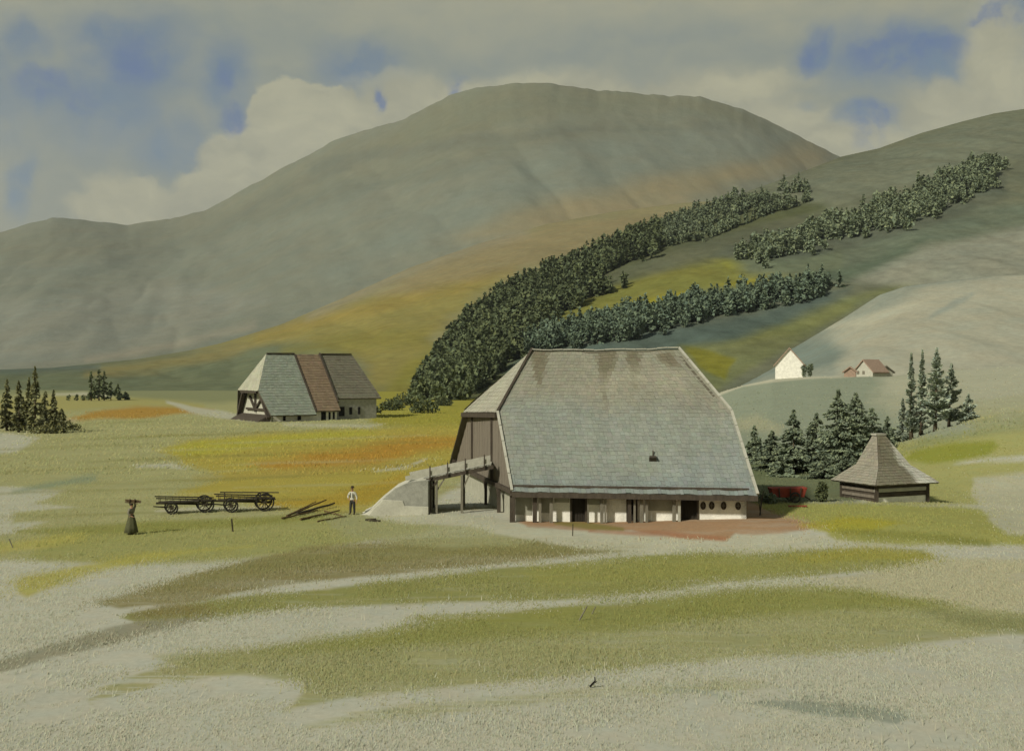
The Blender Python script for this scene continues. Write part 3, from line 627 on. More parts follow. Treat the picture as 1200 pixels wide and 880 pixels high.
def shingle_face(poly, eave, course=.36, width=.26, lift=.024, colour=None, under=.16, jit=.10, cvar=.085, parent=None, name='roof', slabmat=None, sag=0):
    """one plane of a roof covered with overlapping shingles; poly: corners, eave: index pair of the low edge; returns arrays"""
    poly = [Vector(p) for p in poly]; a, b = poly[eave[0]], poly[eave[1]]
    e = (b - a).normalized(); n = Vector((0, 0, 0))
    for i in range(1, len(poly) - 1): n += (poly[i] - poly[0]).cross(poly[i + 1] - poly[0])
    n.normalize();  n = -n if n.z < 0 else n
    s = n.cross(e).normalized(); s = -s if s.z < 0 else s
    pts = [((p - a).dot(e), (p - a).dot(s)) for p in poly]
    top = max(q[1] for q in pts); rows = int(top / course) + 1; V = []; Q = []; C = []
    def span(t):
        xs = []
        for i in range(len(pts)):
            (x0, y0), (x1, y1) = pts[i], pts[(i + 1) % len(pts)]
            if (y0 <= t < y1) or (y1 <= t < y0): xs.append(x0 + (x1 - x0) * (t - y0) / (y1 - y0))
        return (min(xs), max(xs)) if len(xs) >= 2 else None
    for r in range(rows):
        t0 = r * course; t1 = min(t0 + course * 1.35, top); s0 = span(max(t0, 1e-3)); s1 = span(min(t1, top - 1e-3))
        if not s0 or not s1: continue
        L0, R0 = s0; L1, R1 = s1; nn = max(1, int((R0 - L0) / width)); cuts = np.sort(np.clip((np.arange(nn + 1) + rs.uniform(-.25, .25, nn + 1)) / nn, 0, 1)); cuts[0] = 0; cuts[-1] = 1
        for i in range(nn):
            f0, f1 = cuts[i] + .004 / max(R0 - L0, .1), cuts[i + 1] - .004 / max(R0 - L0, .1); j = rs.uniform(-jit, jit) * course; h = lift * rs.uniform(.7, 1.5)
            lo = t0 + j if r else t0 + j * .8 - .02
            q = [(L0 + (R0 - L0) * f0, lo, h), (L0 + (R0 - L0) * f1, lo, h), (L1 + (R1 - L1) * f1, t1, .004), (L1 + (R1 - L1) * f0, t1, .004)]
            w = [a + e * x + s * y + n * (z + under * 0) for x, y, z in q]; dn = [w[0] - n * (h + .01), w[1] - n * (h + .01)]
            k = len(V); V += [tuple(p) for p in w + dn]; Q += [(k, k + 1, k + 2, k + 3), (k + 4, k + 5, k + 1, k), (k + 4, k, k + 3, k + 3), (k + 5, k + 1, k + 2, k + 2)][:2]
            m = (w[0] + w[2]) / 2; u = CU + F * m.x / m.y; v = CV + (EYE - m.z) / m.y * F
            cc = np.array(colour(u, v)) * (1 + rs.uniform(-cvar, cvar)) * (1 + rs.uniform(-.03, .03, 3)); C += [cc] * 6
    return V, Q, C, n
def roof(faces, parent, name='roof', thick=.16, mat=None, label=None, sagf=None):
    """faces: dicts for shingle_face; a solid deck carries the shingles"""
    V = []; Q = []; C = []
    for f in faces:
        v, q, c, n = shingle_face(**f); k = len(V); V += v; Q += [tuple(i + k for i in x) for x in q]; C += c
        m = len(V); p = [Vector(x) - n * (.012 if not sagf else .20) for x in f['poly']]; q2 = [x - n * thick for x in p]; N_ = len(p)
        V += [tuple(x) for x in p + q2]; C += [np.array(alb((92, 86, 70)))] * (2 * N_)
        tri = [(m, m + i, m + i + 1, m + i + 1) for i in range(1, N_ - 1)] + [(m + N_, m + N_ + i + 1, m + N_ + i, m + N_ + i) for i in range(1, N_ - 1)]
        side = [(m + i, m + N_ + i, m + N_ + (i + 1) % N_, m + (i + 1) % N_) for i in range(N_)]
        Q += tri + side
    me = bpy.data.meshes.new(name); base = parent.matrix_basis.inverted()
    Qf = [x if x[2] != x[3] else x[:3] for x in Q]
    if sagf: V = [tuple(Vector(v) + Vector((0, 0, sagf(Vector(v))))) for v in V]
    me.from_pydata([tuple(base @ Vector(v)) for v in V], [], Qf); at_ = me.color_attributes.new('Col', 'FLOAT_COLOR', 'POINT')
    c4 = np.ones((len(V), 4), np.float32); c4[:, :3] = np.array(C); at_.data.foreach_set('color', c4.ravel())
    me.materials.append(mat or M_sh); o = bpy.data.objects.new(name, me); COL.objects.link(o); o.parent = parent
    if label: o['label'] = label
    return o
def cover_fn(cv): return lambda u, v: cv.eval(np.array([float(u)]), np.array([float(v)]))[0]
def const(c): a = np.array(alb(c)); return lambda u, v: a

# ------------------------------------------------------------------ the big barn
barn = empty('barn', (0, 68, gz(3, 68)), 'large barn with a huge grey shingled half-hipped roof and low white front wall', 'barn')
EZ = 2.0
A = P(600, 576, 0.0001); dA = (EYE - EZ) * F / (576 - CV); A = P(600, 576, dA)
dF = (EYE - EZ) * F / (580.5 - CV); Fq = P(888, 580.5, dF)
g_ = Vector((-.22, .976, 0)).normalized(); ax = (Fq - A).normalized()
ZR = 10.85
def ridge_pt(u, v): d = (ZR - EYE) * F / (CV - v); return P(u, v, d)
Cc = ridge_pt(624, 409.0); D_d = Cc.y + (ax.y / ax.x) * ((795 - CU) / F * Cc.y - Cc.x); Dd = Vector(((795 - CU) / F * D_d, D_d, ZR))
nf = (Fq - A).cross(Cc - A).normalized()
def on_front(u, v):
    r = Vector(((u - CU) / F, 1, -(v - CV) / F)); o_ = Vector((0, 0, EYE)); t = (A - o_).dot(nf) / r.dot(nf); return o_ + r * t
B = on_front(583, 483); E = on_front(857, 482)
# mirrored back side
def line_t(pt):   # how far along g_ from pt until under the ridge line
    rd = (Dd - Cc); rd.z = 0; rd.normalize(); nrm = Vector((-rd.y, rd.x, 0)); return (Cc - pt).dot(nrm) / g_.dot(nrm)
def mir(pt): return pt + g_ * 2 * line_t(pt)
A2, B2_, F2_, E2 = mir(A), mir(B), mir(Fq), mir(E); B2_.z -= .35; B2_.x -= .3
bc = Cover((133, 130, 110))
bc.poly([(560, 700), (600, 470), (700, 470), (800, 480), (900, 480), (950, 700)], (131, 135, 121), 22, .85, (20, 14), (60, 30))
bc.poly([(760, 600), (780, 545), (860, 520), (900, 560), (900, 600)], (131, 136, 126), 16, .7, (14, 8), (40, 20))
bc.poly([(560, 600), (580, 560), (900, 560), (900, 600)], (120, 126, 118), 8, .7, (8, 4))
for pts in ([(622, 408), (642, 408), (640, 432), (633, 452), (626, 430)], [(699, 408), (724, 408), (718, 430), (711, 445), (711, 480), (707, 455), (702, 430)], [(732, 408), (750, 410), (750, 430), (744, 455), (738, 430)], [(768, 412), (788, 412), (796, 430), (784, 430), (774, 422)]):
    bc.poly(pts, (104, 97, 75), 3, .85, (3, 3), (14, 20))
bc.stroke([(690, 455, 8), (740, 440, 10), (800, 445, 10)], (146, 141, 118), 12, .7)
fc_ = cover_fn(bc)
def barn_sag(p):
    hf = max(0, min(1, (p.z - EZ) / (ZR - EZ))); s = max(0, min(1, (p.x + .22 * (p.y - 67) - .5) / 13.5)); return -.14 * hf ** 1.5 * math.sin(math.pi * s) ** 1.0 + .03 * math.sin(p.x * 1.9) * hf + .025 * math.sin(p.x * 3.7 + 1) * (1 - hf)
roof([dict(poly=[A, Fq, E, Dd, Cc, B], eave=(0, 1), colour=fc_), dict(poly=[A2, F2_, E2, Dd, Cc, B2_], eave=(0, 1), colour=const((120, 116, 96)), course=.7, width=.8),
      dict(poly=[B, B2_, Cc], eave=(0, 1), colour=const((158, 154, 132)), course=.36), dict(poly=[E, E2, Dd], eave=(0, 1), colour=const((150, 146, 122)), course=.5, width=.5)], barn, sagf=barn_sag)  # left hip gets a paler colour for the light falling on it
mb = MB()
rd = (Dd - Cc).normalized()
for k in range(14):   # ridge boards, slightly uneven
    p = Cc + rd * (k * (Dd - Cc).length / 14); q = Cc + rd * ((k + 1) * (Dd - Cc).length / 14 - .02); dz = Vector((0, 0, .07 + rs.uniform(-.02, .03))); mb.beam(p + dz + Vector((0, 0, barn_sag(p))), q + dz + Vector((0, 0, barn_sag(q))), .42, .07)
mb.build('ridge_board', M_plank, barn)
for p, q in ((A, B), (B, Cc), (Fq, E), (E, Dd)):
    off = Vector((0, -.02, .09)); n_ = 5; mb = MB()
    for k in range(n_): mb.beam(p.lerp(q, k / n_) + off, p.lerp(q, (k + 1) / n_ - .006) + off, .16, .10, up=(0, -.7, .7))
    mb.build('verge_board', M_plank if p is not B else M_timber, barn)
mb = MB(); mb.beam(B + Vector((-.08, 0, -.2)), B2_ + Vector((-.08, 0, -.2)), .2, .32); mb.build('hip_eave_beam', M_timber, barn)
for p, q in ((A, A2), ):
    pass
# boarded left gable
ins = Vector((.45, 0, 0)) + g_ * .0
ga, gb = A + ax * .45 + g_ * .6, A2 + ax * .45 - g_ * .6
ZB = 2.15
def gpt(t, z): p = ga.lerp(gb, t); return Vector((p.x, p.y, z))
def gable_top(t):      # height of the roof's underside above a spot of the gable
    L = (gb - ga).length; h = min(t, 1 - t) * L + .6; k = (ZR - EZ) / line_t(A); return min(EZ - .12 + h * k, B.z - .2)
mb = MB(); nb_ = 46
for i in range(nb_):
    t0, t1 = i / nb_, (i + 1) / nb_ - .0016; j = rs.uniform(-.06, .06); o_ = -ax * (.03 + .02 * (i % 2) + rs.uniform(0, .01))
    z0 = ZB - .25 + j + .3 * math.sin(t0 * 3.14) * 0
    mb.hexa([gpt(t0, z0) + o_, gpt(t1, z0) + o_, gpt(t1, z0) + ax * .05, gpt(t0, z0) + ax * .05], [gpt(t0, max(z0 + .1, gable_top(t0))) + o_, gpt(t1, max(z0 + .1, gable_top(t1))) + o_, gpt(t1, max(z0 + .1, gable_top(t1))) + ax * .05, gpt(t0, max(z0 + .1, gable_top(t0))) + ax * .05])
mb.build('gable_boarding', M_board, barn)
mb = MB(); mb.beam(gpt(-.02, ZB - .3) - ax * .1, gpt(1.02, ZB - .3) - ax * .1, .3, .28)
for t in (.995, .33, .66): mb.beam(gpt(t, ZB - .2) - ax * .09, gpt(t, gable_top(t) - .1) - ax * .09, .2, .14, up=(0, 1, 0))
mb.build('gable_beam', M_timber, barn)
mb = MB(); q0, q1 = gpt(.985, ZB - .3) - ax * .3, gpt(.985, 3.4) - ax * .1; mb.beam(q0, q1, .3, .35, up=(0, 1, 0)); mb.build('gable_bracket', M_timber, barn)
# masonry ground floor under it
def wall_seg(p, q, z0, z1, th, inward): p = Vector((p.x, p.y, 0)); q = Vector((q.x, q.y, 0)); i_ = inward * th; return [p, q, q + i_, p + i_], z0, z1
def solid(mb, quad, z0, z1): mb.hexa([Vector((p.x, p.y, z0)) for p in quad], [Vector((p.x, p.y, z1)) for p in quad])
wf = g_ * .95
W0 = A + ax * .35 + wf; W1 = Fq - ax * .25 + wf; W2 = F2_ - ax * .25 - wf; W3 = A2 + ax * .75 - wf
W0g = W0 + ax * .35
mb = MB()
for (p, q) in ((W0g, W3),): solid(mb, [p, q, q + ax * .3, p + ax * .3], -.3, ZB - .42)
mb.build('side_wall', M_grey, barn)
mb = MB(); solid(mb, [W2, W3, W3 - g_ * .3, W2 - g_ * .3], -.3, 2.6); mb.build('back_wall', M_grey, barn)
mb = MB(); solid(mb, [W1, W2, W2 - ax * .3, W1 - ax * .3], -.3, 2.6)
mb.add([W1 - ax * .1 + Vector((0, 0, 2.6 - W1.z)), W2 - ax * .1 + Vector((0, 0, 2.6 - W2.z)), E2 - ax * .35 - g_ * .2 - Vector((0, 0, .25)), E - ax * .35 + g_ * .2 - Vector((0, 0, .25)),
        W1 - ax * .25 + Vector((0, 0, 2.6 - W1.z)), W2 - ax * .25 + Vector((0, 0, 2.6 - W2.z)), E2 - ax * .5 - g_ * .2 - Vector((0, 0, .25)), E - ax * .5 + g_ * .2 - Vector((0, 0, .25))], [(0, 1, 2, 3), (7, 6, 5, 4), (0, 4, 5, 1), (1, 5, 6, 2), (2, 6, 7, 3), (3, 7, 4, 0)])
mb.build('end_wall', M_board, barn)
# front wall, in bays between the openings
fd = (W1 - W0); FL = fd.length; fd.normalize(); fn = Vector((fd.y, -fd.x, 0))   # outward
def fpt(s, o=0, z=0): p = W0 + fd * s + fn * o; return Vector((p.x, p.y, z))
def s_of(u):   # distance along the wall seen at picture column u
    lo, hi = -2, FL + 2
    for _ in range(40):
        m = (lo + hi) / 2; p = fpt(m)
        if CU + F * p.x / p.y < u: lo = m
        else: hi = m
    return m
def fbox(mb, s0, s1, z0, z1, o0, o1): mb.hexa([fpt(s0, o0, z0), fpt(s1, o0, z0), fpt(s1, o1, z0), fpt(s0, o1, z0)], [fpt(s0, o0, z1), fpt(s1, o0, z1), fpt(s1, o1, z1), fpt(s0, o1, z1)])
S = {u: s_of(u) for u in (600, 612, 628, 646, 670, 686, 706, 716, 736, 745, 760, 790, 799, 817, 824, 834, 848, 865, 886)}
TOPZ = 2.5
mb = MB()
for s0, s1 in ((0, S[670]), (S[686], S[736]), (S[745], S[799]), (S[817], FL)): fbox(mb, s0, s1, -.3, TOPZ, 0, -.3)
mb.build('front_wall', M_white, barn)
mb = MB()
for s0, s1, z0 in ((.05, S[628] - .25, .35), (S[686] + .1, S[706] - .1, 1.05), (S[760], S[790], .75), (S[628] + .3, S[646], .5), (S[646] + .2, S[670] - .15, 1.15)):
    mb = MB(); fbox(mb, s0, s1, z0 + .15, TOPZ, .028, .003); mb.build('wall_panel', M_grey, barn)
for s0, s1 in ((S[670], S[686]), (S[736], S[745]), (S[799], S[817])):
    mb = MB(); fbox(mb, s0 - .02, s1 + .02, .1, TOPZ, -.16, -.22)
    for k in range(5):
        a_ = s0 + (s1 - s0) * k / 5; fbox(mb, a_ + .012, a_ + (s1 - s0) / 5 - .012, .15, TOPZ - .3, -.13 + .008 * (k % 2), -.162)
    d_ = mb.build('door', M_door, barn)
    mb = MB(); fbox(mb, s0 - .1, s0 + .02, .0, TOPZ - .2, .05, -.12); fbox(mb, s1 - .02, s1 + .1, .0, TOPZ - .2, .05, -.12); mb.build('frame', M_timber, d_)
for u in (824, 834, 848, 865):
    p = fpt(S[u], .045, 1.25 + .02 * (u > 830)); mb = MB(); n_ = 14; rx, rz = .17, .24
    mb.rings([[p + fd * math.cos(t) * rx * k + Vector((0, 0, math.sin(t) * rz * k)) + fn * o for t in [2 * math.pi * i / n_ for i in range(n_)]] for k, o in ((1, -.06), (1, 0), (.72, .015), (.66, -.025))])
    win = mb.build('window', M_timber, barn); mb = MB(); mb.beam(p - fd * rx * .66 + fn * .0, p + fd * rx * .66, .03, .03); mb.beam(p - Vector((0, 0, rz * .66)), p + Vector((0, 0, rz * .66)), .03, .03, up=(0, 1, 0)); mb.build('glazing_bar', M_post, win)
pz = lambda p: gz(p.x, p.y)
for u, m, w_ in ((602, M_timber, .34), (628, M_timber, .26), (634, M_post, .16), (647, M_post, .2), (690, M_post, .1), (706, M_post, .2), (710, M_post, .12), (738, M_timber, .2), (744, M_post, .12), (752, M_post, .18), (758, M_post, .14), (790, M_post, .2), (796, M_plank, .14)):
    s = s_of(u) * 1.0; p = fpt(s, .5, 0); gz_ = pz(p); mb = MB()
    mb.beam(Vector((p.x, p.y, gz_ - .15)), Vector((p.x, p.y, EZ + .25)), w_, w_, up=(0, 1, 0))
    if m is M_timber: mb.beam(Vector((p.x, p.y, EZ - .45)), Vector((p.x, p.y, EZ + .2)) + fd * .55, .1, .12)
    mb.build('post', m, barn)
mb = MB(); fbox(mb, -.2, FL + .1, EZ + .16, EZ + .38, .62, .4); mb.build('eave_beam', M_timber, barn)
mb = MB()
for i in range(30):
    s = i * (FL + .2) / 29 - .1; mb.beam(fpt(s, .75, EZ - .30), fpt(s, -.2, EZ + .48), .1, .13)
mb.build('rafter', M_timber, barn)
mb = MB(); mb.beam(A + Vector((0, -.05, -.17)), Fq + Vector((0, -.05, -.17)), .07, .32); mb.build('eave_board', M_timber, barn)
# corner post, arches below the gable
for t, w_ in ((.03, .34), (.22, .24), (.42, .2)):
    p = gpt(t, 0) - ax * .12; gz_ = pz(p); mb = MB(); mb.beam(Vector((p.x, p.y, gz_ - .15)), Vector((p.x, p.y, ZB - .35)), w_, w_, up=(0, 1, 0))
    mb.beam(Vector((p.x, p.y, ZB - 1.1)), Vector((p.x, p.y, ZB - .4)) + g_ * .7, .12, .14); mb.build('post', M_timber, barn)
# small vent hatch in the roof slope
hp = on_front(765, 541); mb = MB(); nfu = -nf if nf.z < 0 else nf; su = nfu.cross(ax).normalized(); su = -su if su.z < 0 else su
mb.hexa([hp - ax * .22, hp + ax * .22, hp + ax * .22 + su * .3, hp - ax * .22 + su * .3], [hp - ax * .22 + nfu * .34, hp + ax * .22 + nfu * .34, hp + ax * .2 + su * .42 + nfu * .1, hp - ax * .2 + su * .42 + nfu * .1])
vent = mb.build('roof_vent', M_timber, barn); mb = MB(); mb.beam(hp + su * .3 + nfu * .05, hp + su * .85 + nfu * .12, .07, .07); mb.build('vent_pipe', M_timber, vent)

# ------------------------------------------------------------------ ramp and bridge to the loft
y0, y1 = 71.2, 74.4
rb = empty('barn_ramp', (-7.2, 71, gz(-7.2, 71)), 'pale earth ramp with a stone abutment leading up to the barn bridge', 'ramp')
mb = MB(); prof = [(-5.55, 2.32), (-5.7, 2.32), (-6.6, 2.2), (-7.6, 1.75), (-8.5, 1.0), (-9.3, .25), (-10.0, -.1)]
rings = []
for x, z in prof:
    row_ = []
    for k in range(9):
        f = k / 8; yy = y0 - .15 + f * (y1 - y0 + .3); zz = z + .05 * math.sin(k * 2.1 + x * 3) - .12 * abs(f - .5)
        row_.append(Vector((x, yy, zz)))
    spread = (2.35 - z) * .35
    row_ = [Vector((x, y0 - .25 - spread * .25, -.25)), Vector((x - .02, y0 - .2 - .05 * math.sin(x * 4), z * .55))] + row_ + [Vector((x, y1 + .2, z * .5)), Vector((x, y1 + .35, -.25))]
    rings.append(row_)
mb.rings(rings); mb.build('embankment', M_earth, rb)
mb = MB(); rr_ = random.Random(4)
mb.slab([(-5.4, y0 - .42, .55), (-5.4, y0 - .36, 2.25), (-6.0, y0 - .36, 2.22), (-6.6, y0 - .36, 2.14), (-7.1, y0 - .36, 1.93), (-7.6, y0 - .36, 1.66), (-8.1, y0 - .38, 1.24), (-8.35, y0 - .38, 1.0), (-7.0, y0 - .42, .92), (-6.9, y0 - .43, .58)], (0, .3, 0))
mb.build('shade_facing', M_greyearth, rb, bevel=.02)  # grey slab stands in for the shade on the upper ramp side
mb = MB(); mb.slab([(-5.38, y0 - .50, -.3), (-5.38, y0 - .47, .56), (-6.9, y0 - .47, .6), (-7.02, y0 - .47, .94), (-8.3, y0 - .45, 1.0), (-8.9, y0 - .47, .45), (-9.5, y0 - .5, -.3)], (0, .36, 0)); mb.build('footing', M_earth, rb, bevel=.03)
mb = MB(); mb.box((-5.5, (y0 + y1) / 2, 1.05), (.3, y1 - y0 + .5, 2.4)); mb.build('abutment', M_greyearth, rb)
bp = on_gable = P(576, 545, 74.4)
br = empty('barn_bridge', (-3.6, 72.8, gz(-3.6, 72.8)), 'plank bridge on posts between the earth ramp and the boarded barn gable', 'bridge')
e0 = Vector((-5.75, 0, 2.30)); e1 = Vector((-1.35, 0, 3.22))
mb = MB()
for i in range(24):
    p = e0.lerp(e1, (i + .5) / 24); mb.box((p.x, (y0 + y1) / 2 + rr_.uniform(-.04, .04), p.z + rr_.uniform(-.01, .01)), (.17, y1 - y0, .06))
mb.build('deck', M_plank, br)
for yy in (y0 + .1, y1 - .1):
    mb = MB(); mb.beam(Vector((-5.8, yy, 2.14)), Vector((-1.2, yy, 3.08)), .2, .24); mb.build('beam', M_timber, br)
    mb = MB(); mb.beam(Vector((-6.9, yy - .12, 2.32)), Vector((-1.4, yy - .12, 3.48)), .07, .30); mb.build('side_board', M_plank, br)
for xx, yy, m in ((-5.35, y0, M_timber), (-4.9, y0 + .1, M_post), (-3.25, y0, M_post), (-5.35, y1, M_timber), (-3.25, y1, M_post)):
    p = Vector((xx, yy, gz(xx, yy) - .1)); t = (xx + 5.75) / 4.4; mb = MB(); mb.beam(p, Vector((xx, yy, 2.06 + t * .92)), .24 if m is M_timber else .15, .22, up=(0, 1, 0))
    mb.beam(Vector((xx, yy, 1.5)), Vector((xx + .5, yy, 2.1 + t * .92)), .09, .1); mb.build('post', m, br)
for t in (.1, .36, .62, .9):
    p = e0.lerp(e1, t); mb = MB(); mb.beam(Vector((p.x, y0 - .1, p.z - .2)), Vector((p.x, y0 - .1, p.z + .75)), .08, .08, up=(0, 1, 0)); mb.build('railing_post', M_timber, br)

# ------------------------------------------------------------------ the farmhouse farther off
th = R(32); ex = Vector((math.cos(th), math.sin(th), 0)); ey = Vector((-math.sin(th), math.cos(th), 0))
H0 = P(318, 487, 215); H0.z = gz(H0.x, H0.y); fh = empty('farmhouse', H0, 'distant farmhouse with a steep roof in three sections, pale green, brown and dark grey', 'farmhouse')
def h(x, y, z): p = H0 + ex * x + ey * y; return Vector((p.x, p.y, z + 0))
RY, RZ, k_ = 9.5, 13.4, 1.16
def sl(x, z, back=False): y = RY - (RZ - z) / k_; return h(x, y if not back else 2 * RY - y, z)
e_ = 1.2
zB = 6.0
def edge(z, f): return f
secs = [(( (-.4, e_), (9.0, e_), (8.2, RZ), (2.3, RZ), (-1.6, zB)), (134, 139, 120), 'pale green grey roof section at the left'), (((9.02, 1.9), (14.4, 1.9), (13.8, RZ), (8.22, RZ)), (126, 108, 84), 'brown roof section in the middle'), (((14.42, 4.3), (24.4, 4.3), (21.2, RZ), (13.82, RZ)), (110, 105, 86), 'dark grey brown roof section at the right')]
for pts, c, lab in secs:
    hc = Cover(c); cf = const(c)
    fcs = [dict(poly=[sl(x, z) for x, z in pts], eave=(0, 1), colour=cf, course=.7, width=.5, lift=.06, cvar=.10), dict(poly=[sl(x, z, True) for x, z in pts], eave=(0, 1), colour=cf, course=1.2, width=1.2)]
    if c[0] == 134: fcs.append(dict(poly=[sl(-1.6, zB), sl(-1.6, zB, True), sl(2.3, RZ)], eave=(0, 1), colour=const((164, 161, 136)), course=.7, width=.5))  # sunward hip painted paler, its brightness put into the colour
    if c[0] == 110: fcs.append(dict(poly=[sl(24.4, 4.3), sl(24.4, 4.3, True), sl(21.2, RZ)], eave=(0, 1), colour=cf, course=.8, width=.8))
    roof(fcs, fh, label=lab, thick=.3)
mb = MB()
for x0, x1, m in ((2.4, 8.1, 0), (14.2, 21.0, 0)): mb.beam(h(x0, RY, RZ + .12), h(x1, RY, RZ + .16), .6, .22)
mb.build('ridge_board', M_timber, fh)
mb = MB(); mb.beam(sl(8.25, RZ) + Vector((0, 0, .15)), sl(9.02, 1.6) + Vector((0, 0, .15)), .25, .3); mb.beam(sl(13.85, RZ) + Vector((0, 0, .2)), sl(14.4, 3.4) + Vector((0, 0, .2)), .3, .4); mb.build('roof_seam', M_timber, fh)
def hb(mb, x0, x1, y0_, y1_, z0, z1): mb.hexa([h(x0, y0_, z0), h(x1, y0_, z0), h(x1, y1_, z0), h(x0, y1_, z0)], [h(x0, y0_, z1), h(x1, y0_, z1), h(x1, y1_, z1), h(x0, y1_, z1)])
mb = MB(); hb(mb, .6, 14, 0.6, 1.0, -.5, 2.2); hb(mb, .6, 23.2, 18.2, 18.6, -.5, 3.2); mb.build('wall', M_white, fh)
mb = MB(); hb(mb, 14.2, 23.4, 1.9, 2.3, -.5, 5.0); hb(mb, 23.1, 23.4, 2.3, 17, -.5, 5.2); mb.build('wall', M_greyearth, fh)['label'] = 'taller grey wall of the right section'
for x0, x1, z0, z1, yy in ((2.6, 3.1, .1, 1.4, .58), (5.6, 6.3, .1, 1.3, .58), (10.6, 11.6, -.2, 1.7, .58), (12.2, 12.6, .1, 1.6, .58), (13.1, 13.5, .1, 1.6, .58), (15.0, 16.2, .7, 2.6, 1.88), (17.3, 17.9, 1.0, 2.5, 1.88), (19.2, 19.7, 1.0, 2.5, 1.88)):
    mb = MB(); hb(mb, x0, x1, yy - .12, yy, z0, z1); mb.hexa([h(x0 + .1, yy - .16, z0 + .1), h(x1 - .1, yy - .16, z0 + .1), h(x1 - .1, yy - .12, z0 + .1), h(x0 + .1, yy - .12, z0 + .1)], [h(x0 + .1, yy - .16, z1 - .1), h(x1 - .1, yy - .16, z1 - .1), h(x1 - .1, yy - .12, z1 - .1), h(x0 + .1, yy - .12, z1 - .1)])
    mb.build('window', M_hole, fh)
mb = MB(); gt = [h(.2, .8, -.4), h(.2, 18.2, -.4), h(.2, 18.2, 1.5), h(.2, 14.6, 5.6), h(.2, 4.4, 5.6), h(.2, .8, 1.5)]; mb.slab(gt, ex * .3); mb.build('gable_wall', M_board_far, fh)
def tb(name, pairs, w, m=M_timber):
    mb = MB()
    for p, q in pairs: mb.beam(h(*p), h(*q), w, w)
    mb.build(name, m, fh)
for p, q in (((-.5, .2, .6), (-.7, 4.3, 5.4)), ((-.5, 18.8, .6), (-.7, 14.9, 5.4))):
    mb = MB(); mb.beam(h(*p), h(*q), .7, .55); mb.build('gable_brace', M_timber, fh)
tb('gable_frame', [((.0, 9.5, 1.6), (.0, 9.5, 5.6)), ((.0, 3.0, 2.2), (.0, 15.0, 2.2)), ((.0, 6.0, 4.2), (.0, 9.2, 2.3)), ((.0, 13, 4.8), (.0, 9.8, 2.3))], .4)
mb = MB(); mb.beam(h(-1.3, 4.6, 5.7), h(-1.3, 14.4, 5.7), .5, .5); mb.build('hip_eave_beam', M_timber, fh)
mb = MB(); mb.hexa([h(-2.8, 1, -.3), h(.1, 1, -.3), h(.1, 18, -.3), h(-2.8, 18, -.3)], [h(-1.6, 1.2, .5), h(.1, 1.2, 1.2), h(.1, 17.8, 1.2), h(-1.6, 17.8, .5)]); mb.build('wood_stack', M_timber, fh)

# ------------------------------------------------------------------ small hut on the right
t2 = R(24); hx, hy = Vector((math.cos(t2), math.sin(t2), 0)), Vector((-math.sin(t2), math.cos(t2), 0))
K0 = P(1027, 592, 74.2); K0.z = gz(K0.x, K0.y); hut = empty('hut', K0, 'small hut with a steep flared grey pyramid roof and low dark walls beside the pines', 'hut')
def k(x, y, z): p = K0 + hx * x + hy * y; return Vector((p.x, p.y, z))
zb = K0.z; Wd, Dp = 4.5, 3.4; o_ = .55; ze = zb + 1.2; zm = zb + 2.35; zt = EYE + (CV - 509) / F * 77
cx, cy = Wd / 2 - .45, Dp / 2
E4 = [k(-o_, -o_, ze), k(Wd + o_, -o_, ze), k(Wd + o_, Dp + o_, ze), k(-o_, Dp + o_, ze)]
M4 = [k(.75, .6, zm), k(Wd - .95, .6, zm), k(Wd - .95, Dp - .6, zm), k(.75, Dp - .6, zm)]
T4 = [k(cx - .38, cy - .2, zt), k(cx + .30, cy - .2, zt), k(cx + .30, cy + .2, zt), k(cx - .38, cy + .2, zt)]
kc = Cover((122, 116, 94)); kc.poly([(1040, 512), (1060, 525), (1100, 565), (1078, 566), (1056, 545)], (186, 182, 164), 3, .95); kc.stroke([(1032, 515, 3), (1018, 550, 5), (1012, 568, 4)], (108, 98, 78), 4, .8)  # the pale patch is a highlight put into the shingle colour
kf = cover_fn(kc); F_ = []
for i in range(4):
    j = (i + 1) % 4; cl = kf if i == 0 else const([(0, 0, 0), (140, 136, 112), (120, 114, 94), (142, 136, 116)][i])
    F_ += [dict(poly=[E4[i], E4[j], M4[j], M4[i]], eave=(0, 1), colour=cl, course=.24, width=.22, lift=.03), dict(poly=[M4[i], M4[j], T4[j], T4[i]], eave=(0, 1), colour=cl, course=.24, width=.22, lift=.03)]
roof(F_, hut, thick=.12)
mb = MB(); mb.beam(k(cx - .5, cy, zt + .04), k(cx + .42, cy, zt + .04), .5, .12); mb.build('ridge_cap', M_plank, hut)
def kb(mb, x0, x1, y0_, y1_, z0, z1): mb.hexa([k(x0, y0_, z0), k(x1, y0_, z0), k(x1, y1_, z0), k(x0, y1_, z0)], [k(x0, y0_, z1), k(x1, y0_, z1), k(x1, y1_, z1), k(x0, y1_, z1)])
mb = MB(); kb(mb, .05, Wd - .05, .1, Dp, zb - .3, ze + .1); mb.build('wall', M_board, hut)
mb = MB(); kb(mb, 0, Wd, -.02, .098, zb - .3, zb + .3); mb.build('plinth', M_white, hut)
for z0, z1, m, nm in ((zb + .31, zb + .62, M_timber, 'log_course'), (zb + .63, zb + .92, M_plank, 'log_course'), (zb + .93, zb + 1.22, M_timber, 'log_course')):
    mb = MB(); mb.beam(k(-.12, .02, (z0 + z1) / 2), k(Wd + .1, .02, (z0 + z1) / 2), .2, z1 - z0 - .02); mb.build(nm, m, hut, bevel=.03)
mb = MB(); kb(mb, -.01, .048, .2, Dp - .2, zb - .2, zb + 1.15); mb.build('side_wall', M_timber, hut)
mb = MB()
for z_ in (zb + .35, zb + .75): mb.beam(k(-.03, -.1, z_), k(-.03, Dp + .1, z_), .14, .2)
